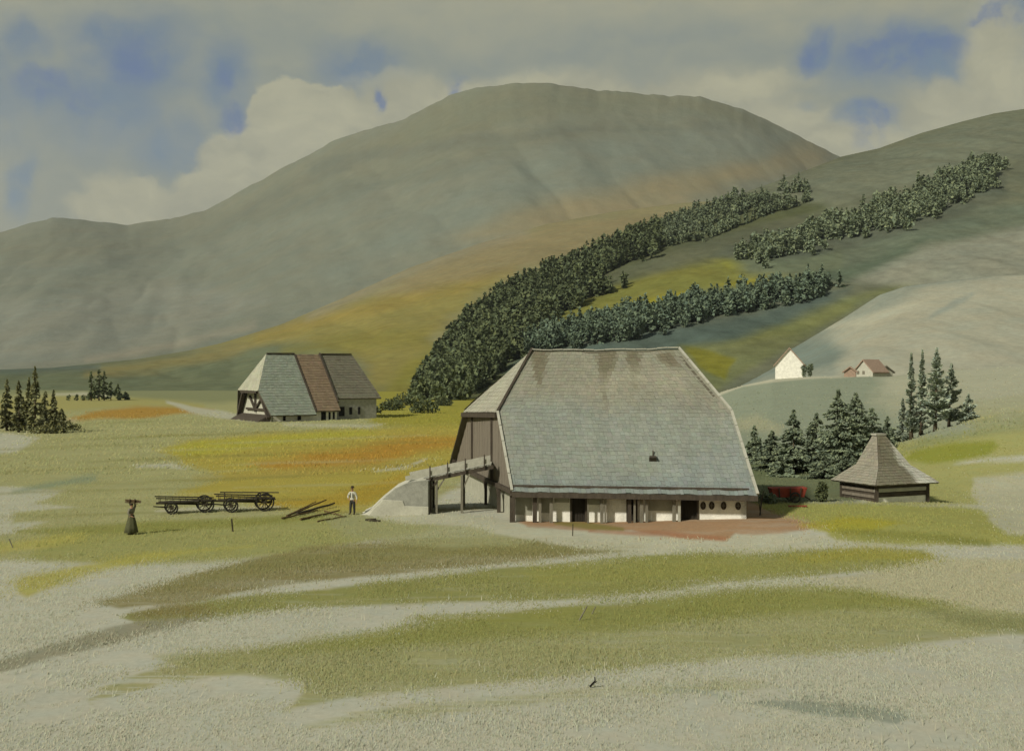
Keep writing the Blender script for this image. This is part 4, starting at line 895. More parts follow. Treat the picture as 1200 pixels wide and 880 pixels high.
mb.build('side_log', M_board, hut)
for x_, y_ in ((-.02, -.02), (Wd, -.02), (-.02, Dp)): mb = MB(); mb.beam(k(x_, y_, zb - .2), k(x_, y_, ze + .1), .24, .24, up=(0, 1, 0)); mb.build('corner_post', M_timber, hut)

# ------------------------------------------------------------------ houses on the knoll
def cottage(name, u, v, d, w, dep, hw, hr, rot, wm, rm, label, chim=False, win=3):
    p = ground_at(u, d); e = empty(name, p, label, 'house', None); a, b = Vector((math.cos(rot), math.sin(rot), 0)), Vector((-math.sin(rot), math.cos(rot), 0))
    q = lambda x, y, z: p + a * x + b * y + Vector((0, 0, z))
    mb = MB(); mb.slab([q(-w / 2, 0, -1), q(w / 2, 0, -1), q(w / 2, 0, hw), q(0, 0, hw + hr), q(-w / 2, 0, hw)], b * dep); mb.build('wall', wm, e)
    mb = MB(); ov = .5
    for s in (-1, 1):
        t = Vector((0, 0, .12)); mb.hexa([q(s * (w / 2 + ov), -ov, hw - ov * hr / (w / 2)) + t * .2, q(0, -ov, hw + hr) + t * .2, q(0, dep + ov, hw + hr) + t * .2, q(s * (w / 2 + ov), dep + ov, hw - ov * hr / (w / 2)) + t * .2],
                                         [q(s * (w / 2 + ov), -ov, hw - ov * hr / (w / 2)) + t * 3.2, q(0, -ov, hw + hr) + t * 3.2, q(0, dep + ov, hw + hr) + t * 3.2, q(s * (w / 2 + ov), dep + ov, hw - ov * hr / (w / 2)) + t * 3.2])
    r_ = mb.build('roof', rm, e)
    if chim: mb = MB(); c = q(w * .15, dep * .5, hw + hr); mb.box(c + Vector((0, 0, .3)), (.8, .8, 1.8), rot); mb.build('chimney', M_stone, r_)
    for i in range(win):
        x = -w * .3 + i * w * .3; mb = MB(); mb.hexa([q(x - .4, -.05, 1.2), q(x + .4, -.05, 1.2), q(x + .4, .05, 1.2), q(x - .4, .05, 1.2)], [q(x - .4, -.05, 2.2), q(x + .4, -.05, 2.2), q(x + .4, .05, 2.2), q(x - .4, .05, 2.2)]); mb.build('window', M_post, e)
    return e
cottage('house', 925, 441, 300, 7.4, 8, 3.8, 4.3, R(-13), M_white, M_tile, 'small white house with a red brown roof edge on the knoll above the pines', False, 0)
cottage('house', 1012, 432, 318, 6.0, 7.5, 2.0, 3.2, R(-50), M_board_far, M_tile, 'pale house with a brown tiled roof, right of the white house', False, 2)
cottage('shed', 1038, 432, 322, 5, 6, 2.0, 1.6, R(20), M_board_far, M_post, 'low grey shed at the right end of the knoll buildings', False, 0)['category'] = 'shed'
cottage('shed', 996, 436, 311, 3.2, 3, 1.5, 1.2, R(-20), M_tile, M_tile, 'small red brown shed in front of the brown roofed house', False, 0)['category'] = 'shed'
for u, s, lab in ((942, 1.0, 'narrow dark bush against the right wall of the white house'), (949, .9, 'small dark bush just right of the white house')):
    shrub('bush', ground_at(u, 299), [(0, 0, 1.2, .6 * s, .6 * s, 1.2 * s), (.2, 0, 2.6, .9 * s, .6 * s, 1.3 * s)], 400 + u, 260, .4, M_pine, lab)
# ------------------------------------------------------------------ people
def skin_mesh(name, nodes, edges, mat, parent, root=0, sub=2):
    """nodes: {key: (x, y, z, rx, ry)} ; one continuous body grown round a skeleton"""
    keys = list(nodes); idx = {k_: i for i, k_ in enumerate(keys)}
    me = bpy.data.meshes.new(name); me.from_pydata([nodes[k_][:3] for k_ in keys], [(idx[a], idx[b]) for a, b in edges], []); me.update()
    o = bpy.data.objects.new(name, me); COL.objects.link(o); m = o.modifiers.new('skin', 'SKIN'); m.use_smooth_shade = True
    sv = me.skin_vertices[0].data
    for k_ in keys: sv[idx[k_]].radius = nodes[k_][3:5]; sv[idx[k_]].use_root = (idx[k_] == root)
    s_ = o.modifiers.new('sub', 'SUBSURF'); s_.levels = sub; s_.render_levels = sub
    dg = bpy.context.evaluated_depsgraph_get(); dg.update(); nm = bpy.data.meshes.new_from_object(o.evaluated_get(dg)); nm.name = name
    o.modifiers.clear(); o.data = nm; nm.materials.clear(); nm.materials.append(mat); o.parent = parent
    for f in nm.polygons: f.use_smooth = True
    return o
M_skin = plain('skin', (170, 128, 100), .08, 8, bump=0, rough=.6); M_shirt = plain('linen_shirt', (190, 186, 165), .08, 9, bump=.2); M_cloth = plain('dark_cloth', (62, 60, 54), .15, 9, bump=.2)
M_skirt = plain('dark_skirt', (84, 84, 56), .15, 9, bump=.2); M_hat = plain('felt_hat', (58, 50, 38), .15, 9); M_bundle = plain('brown_bundle', (92, 76, 52), .3, 9)
def body_nodes(armL, armR, stance=.09, stride=0.0):
    n = {'pelvis': (0, 0, .95, .15, .12), 'waist': (0, 0, 1.12, .13, .10), 'chest': (0, 0, 1.32, .165, .115), 'neckb': (0, 0, 1.46, .075, .07), 'neck': (0, -.01, 1.54, .052, .055), 'jaw': (0, -.025, 1.60, .062, .075), 'head': (0, -.02, 1.69, .078, .092), 'crown': (0, -.01, 1.76, .06, .07)}
    for s, arm, q in ((-1, armL, 'L'), (1, armR, 'R')):
        n['sh' + q] = (s * .185, 0, 1.42, .062, .06); n['el' + q] = (*arm[0], .044, .044); n['wr' + q] = (*arm[1], .03, .026); n['ha' + q] = (*arm[2], .036, .02)
        st = stride * s; n['hip' + q] = (s * .10, 0, .88, .09, .095); n['kn' + q] = (s * stance * 1.05, st * .5 - .01, .49, .062, .064); n['an' + q] = (s * stance * 1.1, st, .09, .042, .048); n['to' + q] = (s * stance * 1.35, st - .15, .035, .045, .03)
    e = [('pelvis', 'waist'), ('waist', 'chest'), ('chest', 'neckb'), ('neckb', 'neck'), ('neck', 'jaw'), ('jaw', 'head'), ('head', 'crown')]
    for q in 'LR': e += [('chest', 'sh' + q), ('sh' + q, 'el' + q), ('el' + q, 'wr' + q), ('wr' + q, 'ha' + q), ('pelvis', 'hip' + q), ('hip' + q, 'kn' + q), ('kn' + q, 'an' + q), ('an' + q, 'to' + q)]
    return n, e
def grow(n, keys, f): return {k_: (*n[k_][:3], n[k_][3] * f + .012, n[k_][4] * f + .012) for k_ in keys}
def fingers(parent, n, q, mat):
    w = Vector(n['wr' + q][:3]); h_ = Vector(n['ha' + q][:3]); d = (h_ - w).normalized(); side = d.cross(Vector((0, 0, 1))); side = side.normalized() if side.length > .1 else Vector((1, 0, 0))
    mb = MB()
    for i, L in enumerate((.07, .08, .075, .06)):
        b = h_ + side * (i - 1.5) * .019 + d * .01; m_ = b + d * L * .5 + Vector((0, -.008, 0)); mb.tube(b, m_, .009, .008, 6); mb.tube(m_, m_ + d * L * .45 + Vector((0, -.018, 0)), .008, .006, 6)
    mb.tube(w.lerp(h_, .6) + side * .02, w.lerp(h_, .6) + side * .055 + d * .05, .010, .007, 6)
    mb.v = [parent.matrix_basis @ v for v in mb.v]; return mb.build('hand', mat, parent, smooth=True)
def face(parent, mat_dark, mat_skin):
    mb = MB(); T = parent.matrix_basis
    for s in (-1, 1): mb.tube(T @ Vector((s * .03, -.108, 1.685)), T @ Vector((s * .03, -.116, 1.685)), .009, .006, 6)
    mb.tube(T @ Vector((-.022, -.100, 1.615)), T @ Vector((.022, -.100, 1.615)), .005, .005, 5); mb.build('eye', mat_dark, parent)
    mb = MB(); mb.add([T @ Vector(p) for p in ((-.014, -.098, 1.64), (.014, -.098, 1.64), (0, -.13, 1.645), (0, -.104, 1.69))], [(0, 1, 2), (0, 2, 3), (1, 3, 2), (0, 3, 1)]); mb.build('nose', mat_skin, parent)
    for s in (-1, 1): mb = MB(); mb.tube(T @ Vector((s * .078, -.01, 1.67)), T @ Vector((s * .092, -.005, 1.675)), .026, .018, 8); mb.build('ear', mat_skin, parent)
def lathe(parent, prof, c, mat, name, n=16, tilt=0):
    mb = MB(); T = parent.matrix_basis @ Matrix.Translation(Vector(c)) @ Matrix.Rotation(tilt, 4, 'X')
    mb.rings([[T @ Vector((r * math.cos(t), r * math.sin(t), z)) for t in [2 * math.pi * i / n for i in range(n)]] for r, z in prof]); return mb.build(name, mat, parent, smooth=True)
def sc_empty(e, s): e.scale = (s, s, s); bpy.context.view_layer.update(); return e
# man in the white shirt
pm = empty('person', at(413, 603), 'person in a white shirt, dark trousers and dark hat standing left of the barn ramp', 'person', None, R(-20))
n, e = body_nodes(((-.33, .03, 1.18), (-.24, -.10, 1.02), (-.16, -.15, .98)), ((.30, .04, 1.14), (.31, -.02, .90), (.31, -.04, .82)), .11, .05)
skin_mesh('body', n, e, M_skin, pm)
tk_ = ['waist', 'chest', 'neckb', 'shL', 'elL', 'shR', 'elR', 'pelvis']; nn = grow(n, tk_, 1.22); nn['cL'] = (-.26, -.075, 1.05, .045, .045); nn['cR'] = (.31, 0, .95, .045, .045)
skin_mesh('shirt', nn, [('waist', 'chest'), ('waist', 'pelvis'), ('chest', 'neckb'), ('chest', 'shL'), ('shL', 'elL'), ('elL', 'cL'), ('chest', 'shR'), ('shR', 'elR'), ('elR', 'cR')], M_shirt, pm)
nn = grow(n, ['pelvis', 'hipL', 'knL', 'anL', 'hipR', 'knR', 'anR'], 1.22); nn['w'] = (0, 0, 1.04, .16, .125)
skin_mesh('trousers', nn, [('pelvis', 'w'), ('pelvis', 'hipL'), ('hipL', 'knL'), ('knL', 'anL'), ('pelvis', 'hipR'), ('hipR', 'knR'), ('knR', 'anR')], M_cloth, pm)
for q in 'LR':
    nn = grow(n, ['an' + q, 'to' + q], 1.25); skin_mesh('shoe', nn, [('an' + q, 'to' + q)], M_hat, pm)
for q in 'LR': fingers(pm, n, q, M_skin)
face(pm, M_hat, M_skin); lathe(pm, [(.17, 0), (.175, .012), (.10, .025), (.095, .10), (.05, .125), (.01, .127)], (0, -.01, 1.74), M_hat, 'hat', tilt=R(-4))
mb = MB(); T = pm.matrix_basis; mb.beam(T @ Vector((-.08, -.135, 1.1)), T @ Vector((-.09, -.13, 1.42)), .035, .012, up=(0, -1, 0)); mb.beam(T @ Vector((.08, -.135, 1.1)), T @ Vector((.09, -.13, 1.42)), .035, .012, up=(0, -1, 0)); mb.build('braces', M_cloth, pm)
# woman carrying a bundle
pw = empty('person', at(154, 626), 'person in a long olive skirt with a bundle on the head, left of the wagons', 'person', None, R(70))
n, e = body_nodes(((-.30, -.02, 1.20), (-.24, -.20, 1.06), (-.2, -.27, 1.03)), ((.27, -.06, 1.60), (.16, -.06, 1.83), (.12, -.05, 1.87)), .08, .14)
skin_mesh('body', n, e, M_skin, pw)
nn = grow(n, ['waist', 'chest', 'neckb', 'shL', 'elL', 'shR', 'elR'], 1.2); nn['cL'] = (-.25, -.17, 1.09, .04, .04); nn['cR'] = (.19, -.06, 1.78, .04, .04)
skin_mesh('blouse', nn, [('waist', 'chest'), ('chest', 'neckb'), ('chest', 'shL'), ('shL', 'elL'), ('elL', 'cL'), ('chest', 'shR'), ('shR', 'elR'), ('elR', 'cR')], M_post, pw)
mb = MB(); T = pw.matrix_basis; ng = 26
mb.rings([[T @ Vector((r * (1 + .09 * math.cos(7 * t + z * 2)) * math.cos(t), r * (1 + .09 * math.sin(6 * t + z)) * math.sin(t) * 1.1 + sh, z)) for t in [2 * math.pi * i / ng for i in range(ng)]] for z, r, sh in ((.10, .34, .03), (.11, .36, .03), (.45, .29, .02), (.8, .21, 0), (1.02, .155, 0), (1.13, .14, 0))])
mb.build('skirt', M_skirt, pw, smooth=True)
for q in 'LR': nn = grow(n, ['an' + q, 'to' + q], 1.25); skin_mesh('shoe', nn, [('an' + q, 'to' + q)], M_hat, pw)
for q in 'LR': fingers(pw, n, q, M_skin)
face(pw, M_hat, M_skin); lathe(pw, [(.085, 0), (.105, .05), (.10, .11), (.05, .145), (.01, .15)], (0, .005, 1.64), M_cloth, 'headscarf')
bd = pw.location + Vector((.02, 0, 1.80)); mb = MB(); rq = random.Random(2)
for i in range(16): a_ = rq.uniform(-.12, .12); b_ = rq.uniform(-.07, .07); mb.tube(bd + Vector((-.34 + rq.uniform(-.08, .08), a_, .06 + b_ + .04)), bd + Vector((.42 + rq.uniform(-.1, .1), a_ * 1.2, .06 + b_ * 1.3 - .02)), .028, .02, 6)
for x in (-.12, .16): mb.tube(bd + Vector((x, 0, .06)), bd + Vector((x + .03, 0, .06)), .155, .155, 12)
set_props(mb.build('bundle', M_bundle), 'bundle of brown sticks carried on the head of the walking person', 'bundle')

# ------------------------------------------------------------------ wagons
M_wagon = plain('wagon_wood', (70, 64, 48), .3, 5, bump=.4); M_iron = plain('iron_tyre', (52, 50, 44), .2, 6, rough=.6)
def wheel(parent, c, r, axis):
    c = Vector(c); axis = Vector(axis).normalized(); a = axis.cross(Vector((0, 0, 1))).normalized(); b = Vector((0, 0, 1)); n_ = 26; mb = MB(); vs = []; fs = []
    pos = lambda t, rr, o: c + (a * math.cos(t) + b * math.sin(t)) * rr + axis * o
    for i in range(n_):
        t = 2 * math.pi * i / n_
        for rr, o in ((r, -.04), (r, .04), (r - .09, .04), (r - .09, -.04)): vs.append(pos(t, rr, o))
    for i in range(n_):
        for j in range(4): fs.append((i * 4 + j, ((i + 1) % n_) * 4 + j, ((i + 1) % n_) * 4 + (j + 1) % 4, i * 4 + (j + 1) % 4))
    mb.add(vs, fs); w_ = mb.build('wheel', M_iron, parent)
    mb = MB()
    for i in range(10): t = 2 * math.pi * (i + .5) / 10; mb.tube(c, pos(t, r - .07, 0), .028, .02, 6)
    mb.build('spoke', M_wagon, w_)
    mb = MB(); mb.tube(c - axis * .14, c + axis * .14, .085, .07, 10); mb.build('hub', M_wagon, w_)
def wagon(u0, u1, vb, rot, label, wf_, wr_, top=False):
    pl = at(u0, vb); pr = at(u1, vb); c = (pl + pr) / 2; c.z = gz(c.x, c.y); g0 = c.z
    e = empty('hay_wagon', c, label, 'wagon', 'hay wagons on the meadow'); L = (pr - pl).length * .5; a = Vector((math.cos(rot), math.sin(rot), 0)); b = Vector((-math.sin(rot), math.cos(rot), 0))
    q = lambda x, y, z: c + a * x + b * y + Vector((0, 0, z))
    for y in (-.55, .55):
        wheel(e, q(-L * .50, y, wf_), wf_, b); wheel(e, q(L * .62, y, wr_), wr_, b)
    for x, r in ((-L * .50, wf_), (L * .62, wr_)): mb = MB(); mb.beam(q(x, -.5, r), q(x, .5, r), .12, .12); mb.build('axle', M_wagon, e)
    mb = MB(); mb.tube(q(-L * 1.0, 0, wf_ + .32), q(L * .9, 0, wf_ + .10), .07, .07, 8); mb.build('perch_pole', M_wagon, e)
    mb = MB()
    for y in (-.42, -.14, .14, .42): mb.beam(q(-L * .85, y, wf_ + .36), q(L * .98, y, wf_ + .33), .2, .05)
    mb.build('bed', M_wagon, e)
    for y in (-.62, .62):
        mb = MB(); mb.beam(q(-L * 1.02, y, wf_ + .70), q(L * .95, y * 1.05, wf_ + .46), .07, .08); mb.beam(q(-L * .9, y * .8, wf_ + .34), q(L * .96, y * .8, wf_ + .34), .07, .07)
        for i in range(9): x = -L * .88 + i * L * .22; mb.tube(q(x, y * .8, wf_ + .34), q(x, y, wf_ + .66 - .02 * i), .02, .02, 5)
        mb.build('ladder_side', M_wagon, e)
    mb = MB(); mb.tube(q(-L * .6, .1, wf_), q(-L * 1.08, .15, wf_ + .10), .05, .04, 7); mb.build('drawbar', M_wagon, e)
    if top: mb = MB(); mb.tube(q(-L * .85, .1, wf_ + .86), q(L * 1.12, 0, wf_ + .72), .045, .04, 7); mb.beam(q(L * .5, 0, wf_ + .3), q(L * .5, 0, wf_ + .78), .07, .07, up=(0, 1, 0)); mb.beam(q(-L * .7, .1, wf_ + .3), q(-L * .7, .1, wf_ + .86), .07, .07, up=(0, 1, 0)); mb.build('load_pole', M_wagon, e)
wagon(185, 252, 601, R(22), 'hay wagon with a low bed, the left one of the two', .40, .54)
wagon(254, 322, 599, R(20), 'hay wagon with a long pole along the top, the right one of the two', .44, .60, True)

# ------------------------------------------------------------------ poles, boards, stakes
M_pole = plain('brown_poles', (98, 80, 50), .3, 5, bump=.3)
for i, (u0, v0, u1, v1, z0, z1, r, lab) in enumerate([
    (336, 606, 382, 593, .08, .42, .075, 'long pole on top of the pile, its right end raised'), (348, 604, 392, 594, .1, .25, .09, 'dark thick pole ending at the right of the pile'), (330, 609, 372, 600, .08, .12, .06, 'pole lying at the front left of the pile'),
    (352, 610, 398, 600, .08, .10, .07, 'pole lying at the front right of the pile'), (342, 603, 370, 594, .08, .35, .05, 'thin pole leaning at the back of the pile'), (372, 612, 406, 606, .07, .07, .05, 'thin pole lying apart in front of the pile'), (380, 600, 402, 606, .07, .07, .05, 'short pole lying toward the standing person')]):
    p, q = at(u0, v0, z0), at(u1, v1, z1); mb = MB(); n_ = 6
    for k_ in range(n_): mb.tube(p.lerp(q, k_ / n_) + Vector((0, 0, .015 * math.sin(k_ * 2 + i))), p.lerp(q, (k_ + 1) / n_) + Vector((0, 0, .015 * math.sin(k_ * 2 + 2 + i))), r * (1 - .06 * k_), r * (1 - .06 * (k_ + 1)), 8)
    set_props(mb.build('pole', M_pole if i != 1 else M_wagon), lab, 'pole', 'poles piled left of the standing person')
p = at(437, 611, .05); mb = MB(); mb.beam(p + Vector((-.45, .1, .05)), p + Vector((.45, -.2, .0)), .22, .09); mb.tube(p + Vector((-.3, 0, .05)), p + Vector((.2, -.1, .12)), .07, .05, 7)
set_props(mb.build('board', M_wagon), 'short dark board lying on the grass right of the standing person', 'board')
def stake(u, v, hh, lean, r, lab, mat=M_wagon):
    p = at(u, v, -.1); mb = MB(); q = p + Vector((lean, 0, hh + .1)); mb.tube(p, p.lerp(q, .9), r, r * .9, 8); mb.tube(p.lerp(q, .9), q, r * .9, r * .35, 8); set_props(mb.build('stake', mat), lab, 'stake')
stake(273, 623, .75, -.08, .05, 'wooden stake in the grass below the right wagon')
stake(671, 628, .7, .02, .03, 'thin wooden stake on the pale track in front of the barn')
stake(677, 727, .55, .35, .028, 'leaning grey peg on the foreground grass strip, the larger left one', M_post)
stake(692, 720, .30, .20, .022, 'leaning grey peg on the foreground grass strip, the smaller right one', M_post)
stake(16, 642, .5, -.25, .03, 'leaning stake at the left edge of the meadow', M_post)
p = at(695, 806); mb = MB(); mb.tube(p + Vector((-.09, 0, .03)), p + Vector((.0, .02, .13)), .032, .028, 7); mb.tube(p + Vector((0, .02, .13)), p + Vector((.06, 0, .20)), .028, .022, 7); mb.tube(p + Vector((.06, 0, .2)), p + Vector((.05, .02, .32)), .02, .012, 7); mb.tube(p + Vector((.03, 0, .14)), p + Vector((.11, -.04, .20)), .018, .01, 6)
set_props(mb.build('broken_branch', M_hole), 'small dark broken branch lying alone on the pale foreground', 'branch')
# low rail fence lines from the walking person to the stake
# red cart by the pines
cb = at(924, 588); ct = empty('cart', cb, 'red box cart parked between the barn and the pines', 'cart'); q = lambda x, y, z: cb + Vector((x, y, z))
mb = MB(); mb.hexa([q(-1.1, -.4, .35), q(.95, -.4, .35), q(.95, .5, .35), q(-1.1, .5, .35)], [q(-1.3, -.5, .95), q(1.15, -.5, 1.0), q(1.15, .6, 1.0), q(-1.3, .6, .95)]); bx_ = mb.build('box', M_red, ct, bevel=.02)
mb = MB()
for x in (-.7, 0, .65): mb.beam(q(x, -.46, .33), q(x * 1.1, -.56, 1.0), .07, .05, up=(0, -1, 0))
mb.build('stave', M_timber, bx_)
for y in (-.6, .68): wheel(ct, q(.3, y, .36), .36, (0, 1, 0))
mb = MB(); mb.beam(q(.9, 0, .5), q(1.5, 0, .12), .07, .07); mb.build('shaft', M_timber, ct)
p = at(935, 594, .05); mb = MB(); mb.beam(p + Vector((-.6, .05, 0)), p + Vector((.55, -.1, .03)), .3, .06); set_props(mb.build('plank', M_red), 'red plank lying on the grass in front of the red cart', 'plank')
shrub('bush', at(962, 588), [(0, 0, .5, .45, .4, .55), (.1, 0, .95, .35, .3, .4)], 500, 700, .14, M_dark, 'very dark small bush between the red cart and the hut')
shrub('bush', at(903, 590), [(0, 0, .3, .5, .4, .35), (-.4, 0, .4, .35, .3, .3)], 501, 500, .14, M_pine, 'small bush at the right end of the barn wall')
mb = MB(); p = at(890, 604, -.1)
for i in range(3): mb.tube(p + Vector((.05 * i, .02 * i, 0)), p + Vector((.25 - .15 * i, 0, 1.6 - .3 * i)), .04, .02, 7)
set_props(mb.build('stake_bundle', M_timber), 'few thin dark poles leaning at the right corner of the barn', 'poles')

# ------------------------------------------------------------------ grass
def grass(n, d0, d1, hgt, seed, uw=(-60, 1260), wk=1.0):
    rng = np.random.default_rng(seed)
    d = d0 + (d1 - d0) * rng.random(n) ** 1.15; u = rng.uniform(*uw, n); X = (u - CU) / F * d
    den = fbm(X / 2.5, d / 2.5, 33 + seed, 3); keep = (den > .3 + .25 * rng.random(n)) & (rng.random(n) < 1 - sstep(d1 * .72, d1, d) * .95) & ~((X > -1) & (X < 16) & (d > 60) & (d < 100))
    X, d, u = X[keep], d[keep], u[keep]
    n = len(X); Z = G(X, d); jx = X + rng.normal(size=n) * (.25 + .006 * d); jy = d + rng.normal(size=n) * (.3 + .008 * d); C = gc.eval(CU + jx / jy * F, CV + (EYE - G(jx, jy)) / jy * F)
    bare = C[:, 2] / C[:, 0] > .66; keep = ~bare | (rng.random(n) < .5); X, d, Z, C = X[keep], d[keep], Z[keep], C[keep]; n = len(X)
    hh = hgt * (.35 + rng.random(n) * .9) * (.5 + fbm(X / 2.2, d / 2.2, 4, 3)); a = rng.uniform(-.5, .5, n); w = (.004 + .006 * rng.random(n) + .00036 * d) * wk
    lean = rng.normal(size=(n, 2)) * .35 * hh[:, None]; lean[:, 1] += hh * .9; ca, sa = np.cos(a) * w, np.sin(a) * w
    V = np.stack([np.stack([X - ca, d - sa, Z - .01], 1), np.stack([X + ca, d + sa, Z - .01], 1), np.stack([X + lean[:, 0], d + lean[:, 1], Z + hh], 1)], 1).reshape(-1, 3)
    K = C * (rng.uniform(.78, 1.04, (n, 1))) * np.where(rng.random((n, 1)) < .5, [[1.04, 1.0, .92]], [[.95, 1.01, .93]])
    return V, np.arange(3 * n).reshape(n, 3), np.repeat(K, 3, 0)
m, nt, b = new_mat('grass_blades'); N = NT(nt); nt.links.new(N.n('ShaderNodeAttribute', attribute_name='Col').outputs['Color'], b.inputs['Base Color']); b.inputs['Specular IOR Level'].default_value = .05
parts = [grass(16000, 24, 75, .19, 4, wk=.9), grass(560000, 23, 62, .06, 1), grass(150000, 50, 120, .09, 2), grass(60000, 100, 300, .22, 3, wk=1.8)]
Vs = []; Qs = []; Cs = []; nv = 0
for V, Q, C in parts: Vs.append(V); Qs.append(Q + nv); Cs.append(C); nv += len(V)
o = np_mesh('grass', np.concatenate(Vs), np.concatenate(Qs), m, np.concatenate(Cs), smooth=False); set_props(o, kind='stuff')
# ------------------------------------------------------------------ camera, sky, sun, air
cam = bpy.data.cameras.new('camera'); co = bpy.data.objects.new('camera', cam); COL.objects.link(co)
cam.sensor_width = 36; cam.sensor_fit = 'HORIZONTAL'; cam.lens = 36 * F / 1200; cam.clip_end = 40000; cam.clip_start = .5
co.location = (0, 0, EYE); co.rotation_euler = (R(90), 0, 0); sc.camera = co
SUN_EL, SUN_AZ = 36, -130          # azimuth from +Y (view direction), negative = left
sd = Vector((math.sin(R(SUN_AZ)) * math.cos(R(SUN_EL)), math.cos(R(SUN_AZ)) * math.cos(R(SUN_EL)), math.sin(R(SUN_EL))))
sl = bpy.data.lights.new('sun', 'SUN'); sl.energy = SUN_E; sl.angle = R(SUN_ANG); sl.color = (1.0, .95, .86)
so = bpy.data.objects.new('sun', sl); COL.objects.link(so); so.rotation_euler = (-sd).to_track_quat('-Z', 'Y').to_euler(); so.location = (-60, -30, 80)
w = bpy.data.worlds.new('World'); sc.world = w; w.use_nodes = True; nt = w.node_tree; nt.nodes.clear(); N = NT(nt)
sky = N.n('ShaderNodeTexSky', sky_type='NISHITA'); sky.sun_disc = False; sky.sun_elevation = R(SUN_EL); sky.sun_rotation = R(SUN_AZ)
sky.air_density = 1.0; sky.dust_density = 1.0; sky.altitude = 800
dirv = N.n('ShaderNodeTexCoord').outputs['Generated']
dirn = N.n('ShaderNodeVectorMath', operation='NORMALIZE', i={0: dirv}).outputs[0]
sp = N.n('ShaderNodeSeparateXYZ', i={0: dirn})
az = N.math('ARCTAN2', sp.outputs[0], sp.outputs[1]); el = N.math('ARCSINE', sp.outputs[2])
base = N.n('ShaderNodeCombineXYZ', i={0: az, 1: el, 2: 0.0}).outputs[0]
def warp(vec, s, amt):
    nn = N.n('ShaderNodeTexNoise', i={'Vector': vec, 'Scale': s, 'Detail': 5, 'Roughness': .6}).outputs['Color']
    d = N.n('ShaderNodeVectorMath', operation='SUBTRACT', i={0: nn, 1: (.5, .5, .5)}).outputs[0]
    d = N.n('ShaderNodeVectorMath', operation='SCALE', i={0: d, 'Scale': amt}).outputs[0]
    return N.n('ShaderNodeVectorMath', operation='ADD', i={0: vec, 1: d}).outputs[0]
wv = warp(warp(base, 11, .055), 42, .022)
def blob(vec, u, v, ru, rv, soft=.35):
    a = math.atan2(u - CU, F); e = math.atan2((CV - v), math.hypot(F, u - CU))
    sx = F * math.cos(a) ** -2 * 1.0; 
    m = N.n('ShaderNodeMapping', vector_type='POINT', i={'Vector': vec, 'Location': (-a * F / ru, -e * F / rv, 0), 'Scale': (F / ru, F / rv, 0)}).outputs[0]
    L = N.n('ShaderNodeVectorMath', operation='LENGTH', i={0: m}).outputs['Value']
    return N.map(L, 1 - soft, 1 + soft, 1, 0, True)
def union(lst):
    r = lst[0]
    for x in lst[1:]: r = N.math('MAXIMUM', r, x)
    return r
# bright cloud banks
CL = [(345, 128, 56, 42, .08), (392, 150, 62, 50, .08), (318, 185, 78, 46, .10), (262, 222, 58, 34, .12), (150, 232, 52, 26, .25), (118, 246, 40, 18, .3),
      (215, 250, 90, 28, .3), (430, 190, 80, 60, .3), (490, 128, 70, 36, .3), (600, 100, 160, 18, .6), (760, 108, 150, 20, .6), (905, 160, 70, 40, .35),
      (990, 178, 90, 30, .4), (1110, 130, 60, 34, .4), (1165, 95, 34, 90, .4), (870, 105, 60, 16, .5), (-120, 220, 90, 60, .4), (1290, 120, 110, 70, .5)]
cloud = union([blob(wv, *c) for c in CL])
soft_v = warp(base, 6, .10)
wash = union([blob(soft_v, *c, .8) for c in [(60, 150, 110, 110), (170, 120, 140, 110), (300, 60, 200, 60), (480, 70, 130, 40), (760, 60, 260, 36), (1030, 110, 150, 80)]])
BL = [(55, 98, 44, 26), (165, 66, 60, 44), (120, 120, 60, 44), (262, 100, 30, 40), (275, 140, 26, 20), (205, 170, 40, 30), (150, 40, 60, 24), (420, 74, 44, 24), (448, 108, 9, 14), (530, 90, 12, 9),
      (960, 62, 26, 20), (1055, 62, 70, 30), (1100, 80, 44, 22), (1012, 142, 24, 26), (938, 128, 14, 9), (1168, 22, 30, 12), (25, 210, 12, 30), (30, 40, 30, 20), (-90, 90, 90, 60), (1320, 40, 80, 40)]
bl_v = warp(warp(base, 12, .05), 45, .012)
blue = union([blob(bl_v, *c, .75) for c in BL])
deep = union([blob(bl_v, *c, .55) for c in [(1012, 148, 16, 24), (1016, 132, 28, 13), (958, 64, 20, 16), (1065, 60, 56, 20), (50, 92, 26, 15), (95, 115, 18, 14), (165, 70, 26, 24), (272, 140, 13, 12), (262, 98, 10, 16), (450, 112, 7, 14), (530, 92, 7, 8), (1170, 24, 22, 10)]])
n = N.noise(N.mapping(wv, (1, 2.6, 1)), 12, 8, .62)
nish0 = N.n('ShaderNodeVectorMath', operation='MULTIPLY', i={0: sky.outputs[0], 1: SKY_TINT}).outputs[0]
def em(c): return tuple(x / SKY_S / 2 ** EXPO * k for x, k in zip(lin(c), (.90, .90, .80)))
nish = N.mix(.62, nish0, em((98, 120, 157))); deepc = N.mix(.8, nish0, em((78, 104, 168)))
veil = N.mix(N.map(n, .35, .65), em((162, 163, 148)), em((174, 171, 150)))
c_wash = N.mix(N.map(n, .35, .65), em((134, 144, 146)), em((152, 156, 147)))
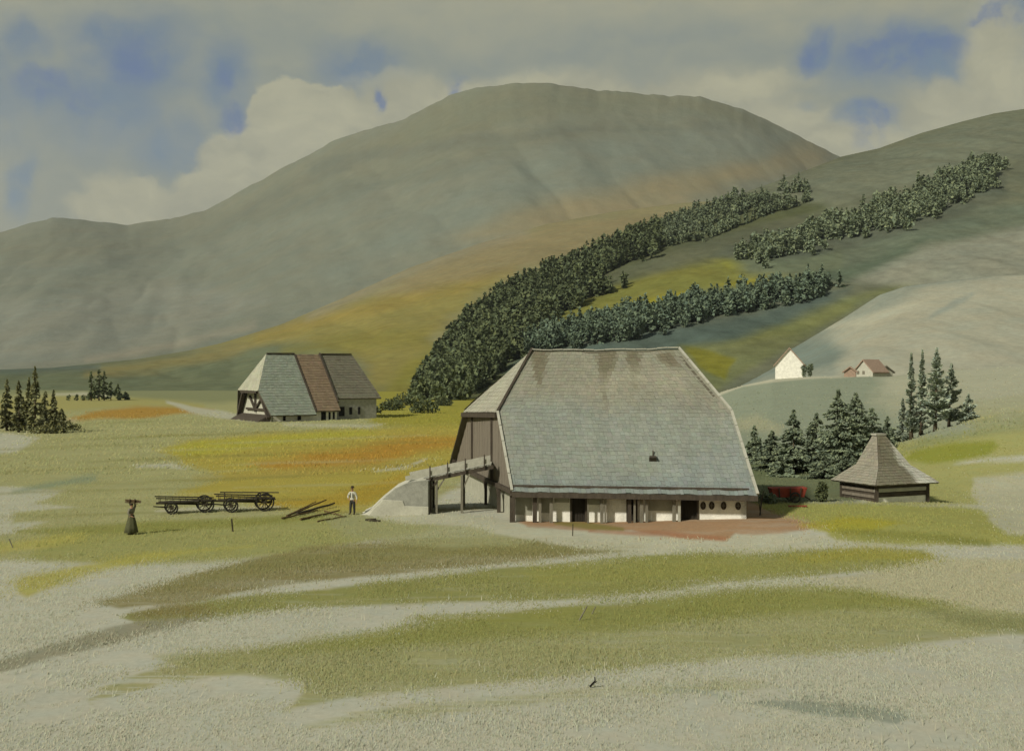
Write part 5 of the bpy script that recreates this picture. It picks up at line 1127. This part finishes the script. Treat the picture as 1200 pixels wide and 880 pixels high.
c_cloud = N.mix(N.map(N.noise(N.mapping(wv, (1, 2.2, 1)), 13, 8, .62), .38, .62), em((168, 166, 148)), em((190, 186, 162)))
col = N.mix(N.math('MULTIPLY', wash, .9), veil, c_wash)
col = N.mix(N.math('MULTIPLY', N.math('MULTIPLY', blue, N.map(N.noise(bl_v, 26, 5, .65), .36, .58, .55, 1.0)), .95), col, nish)
col = N.mix(N.math('MULTIPLY', cloud, .95), col, c_cloud)
col = N.mix(N.math('MULTIPLY', N.math('MULTIPLY', deep, N.map(N.noise(bl_v, 34, 5, .65), .38, .6, .12, 1.0)), .82), col, deepc)
hi = N.map(sp.outputs[2], .45, .8, 0, 1, True)
col = N.mix(hi, col, N.mix(.6, em((150, 155, 152)), nish))
lowm = N.map(sp.outputs[2], -.02, .0, 0, 1)
col = N.mix(lowm, em((120, 118, 90)), col)
bg = N.n('ShaderNodeBackground', i={'Color': col, 'Strength': SKY_S}); o = N.n('ShaderNodeOutputWorld')
nt.links.new(bg.outputs[0], o.inputs[0])
w.cycles.sampling_method = 'MANUAL'; w.cycles.sample_map_resolution = 512
if HAZE > 0:
    hz = MB().box((0, 2000, 850), (12000, 12000, 1710))
    m = bpy.data.materials.new('haze_air'); m.use_nodes = True; t = m.node_tree; t.nodes.clear()
    oo = t.nodes.new('ShaderNodeOutputMaterial'); pv = t.nodes.new('ShaderNodeVolumePrincipled')
    pv.inputs['Color'].default_value = (.82, .9, 1, 1); pv.inputs['Density'].default_value = HAZE; pv.inputs['Anisotropy'].default_value = .2
    t.links.new(pv.outputs[0], oo.inputs['Volume'])
    set_props(hz.build('haze', m), kind='stuff')
sc.view_settings.view_transform = 'Standard'; sc.view_settings.look = 'None'; sc.view_settings.gamma = 1; sc.view_settings.exposure = EXPO
sc.view_settings.use_curve_mapping = False
sc.render.engine = 'CYCLES'; sc.cycles.max_bounces = 5; sc.cycles.diffuse_bounces = 2; sc.cycles.volume_bounces = 0; sc.cycles.transparent_max_bounces = 6
sc.cycles.use_denoising = True; sc.cycles.use_adaptive_sampling = True; sc.cycles.adaptive_threshold = .02
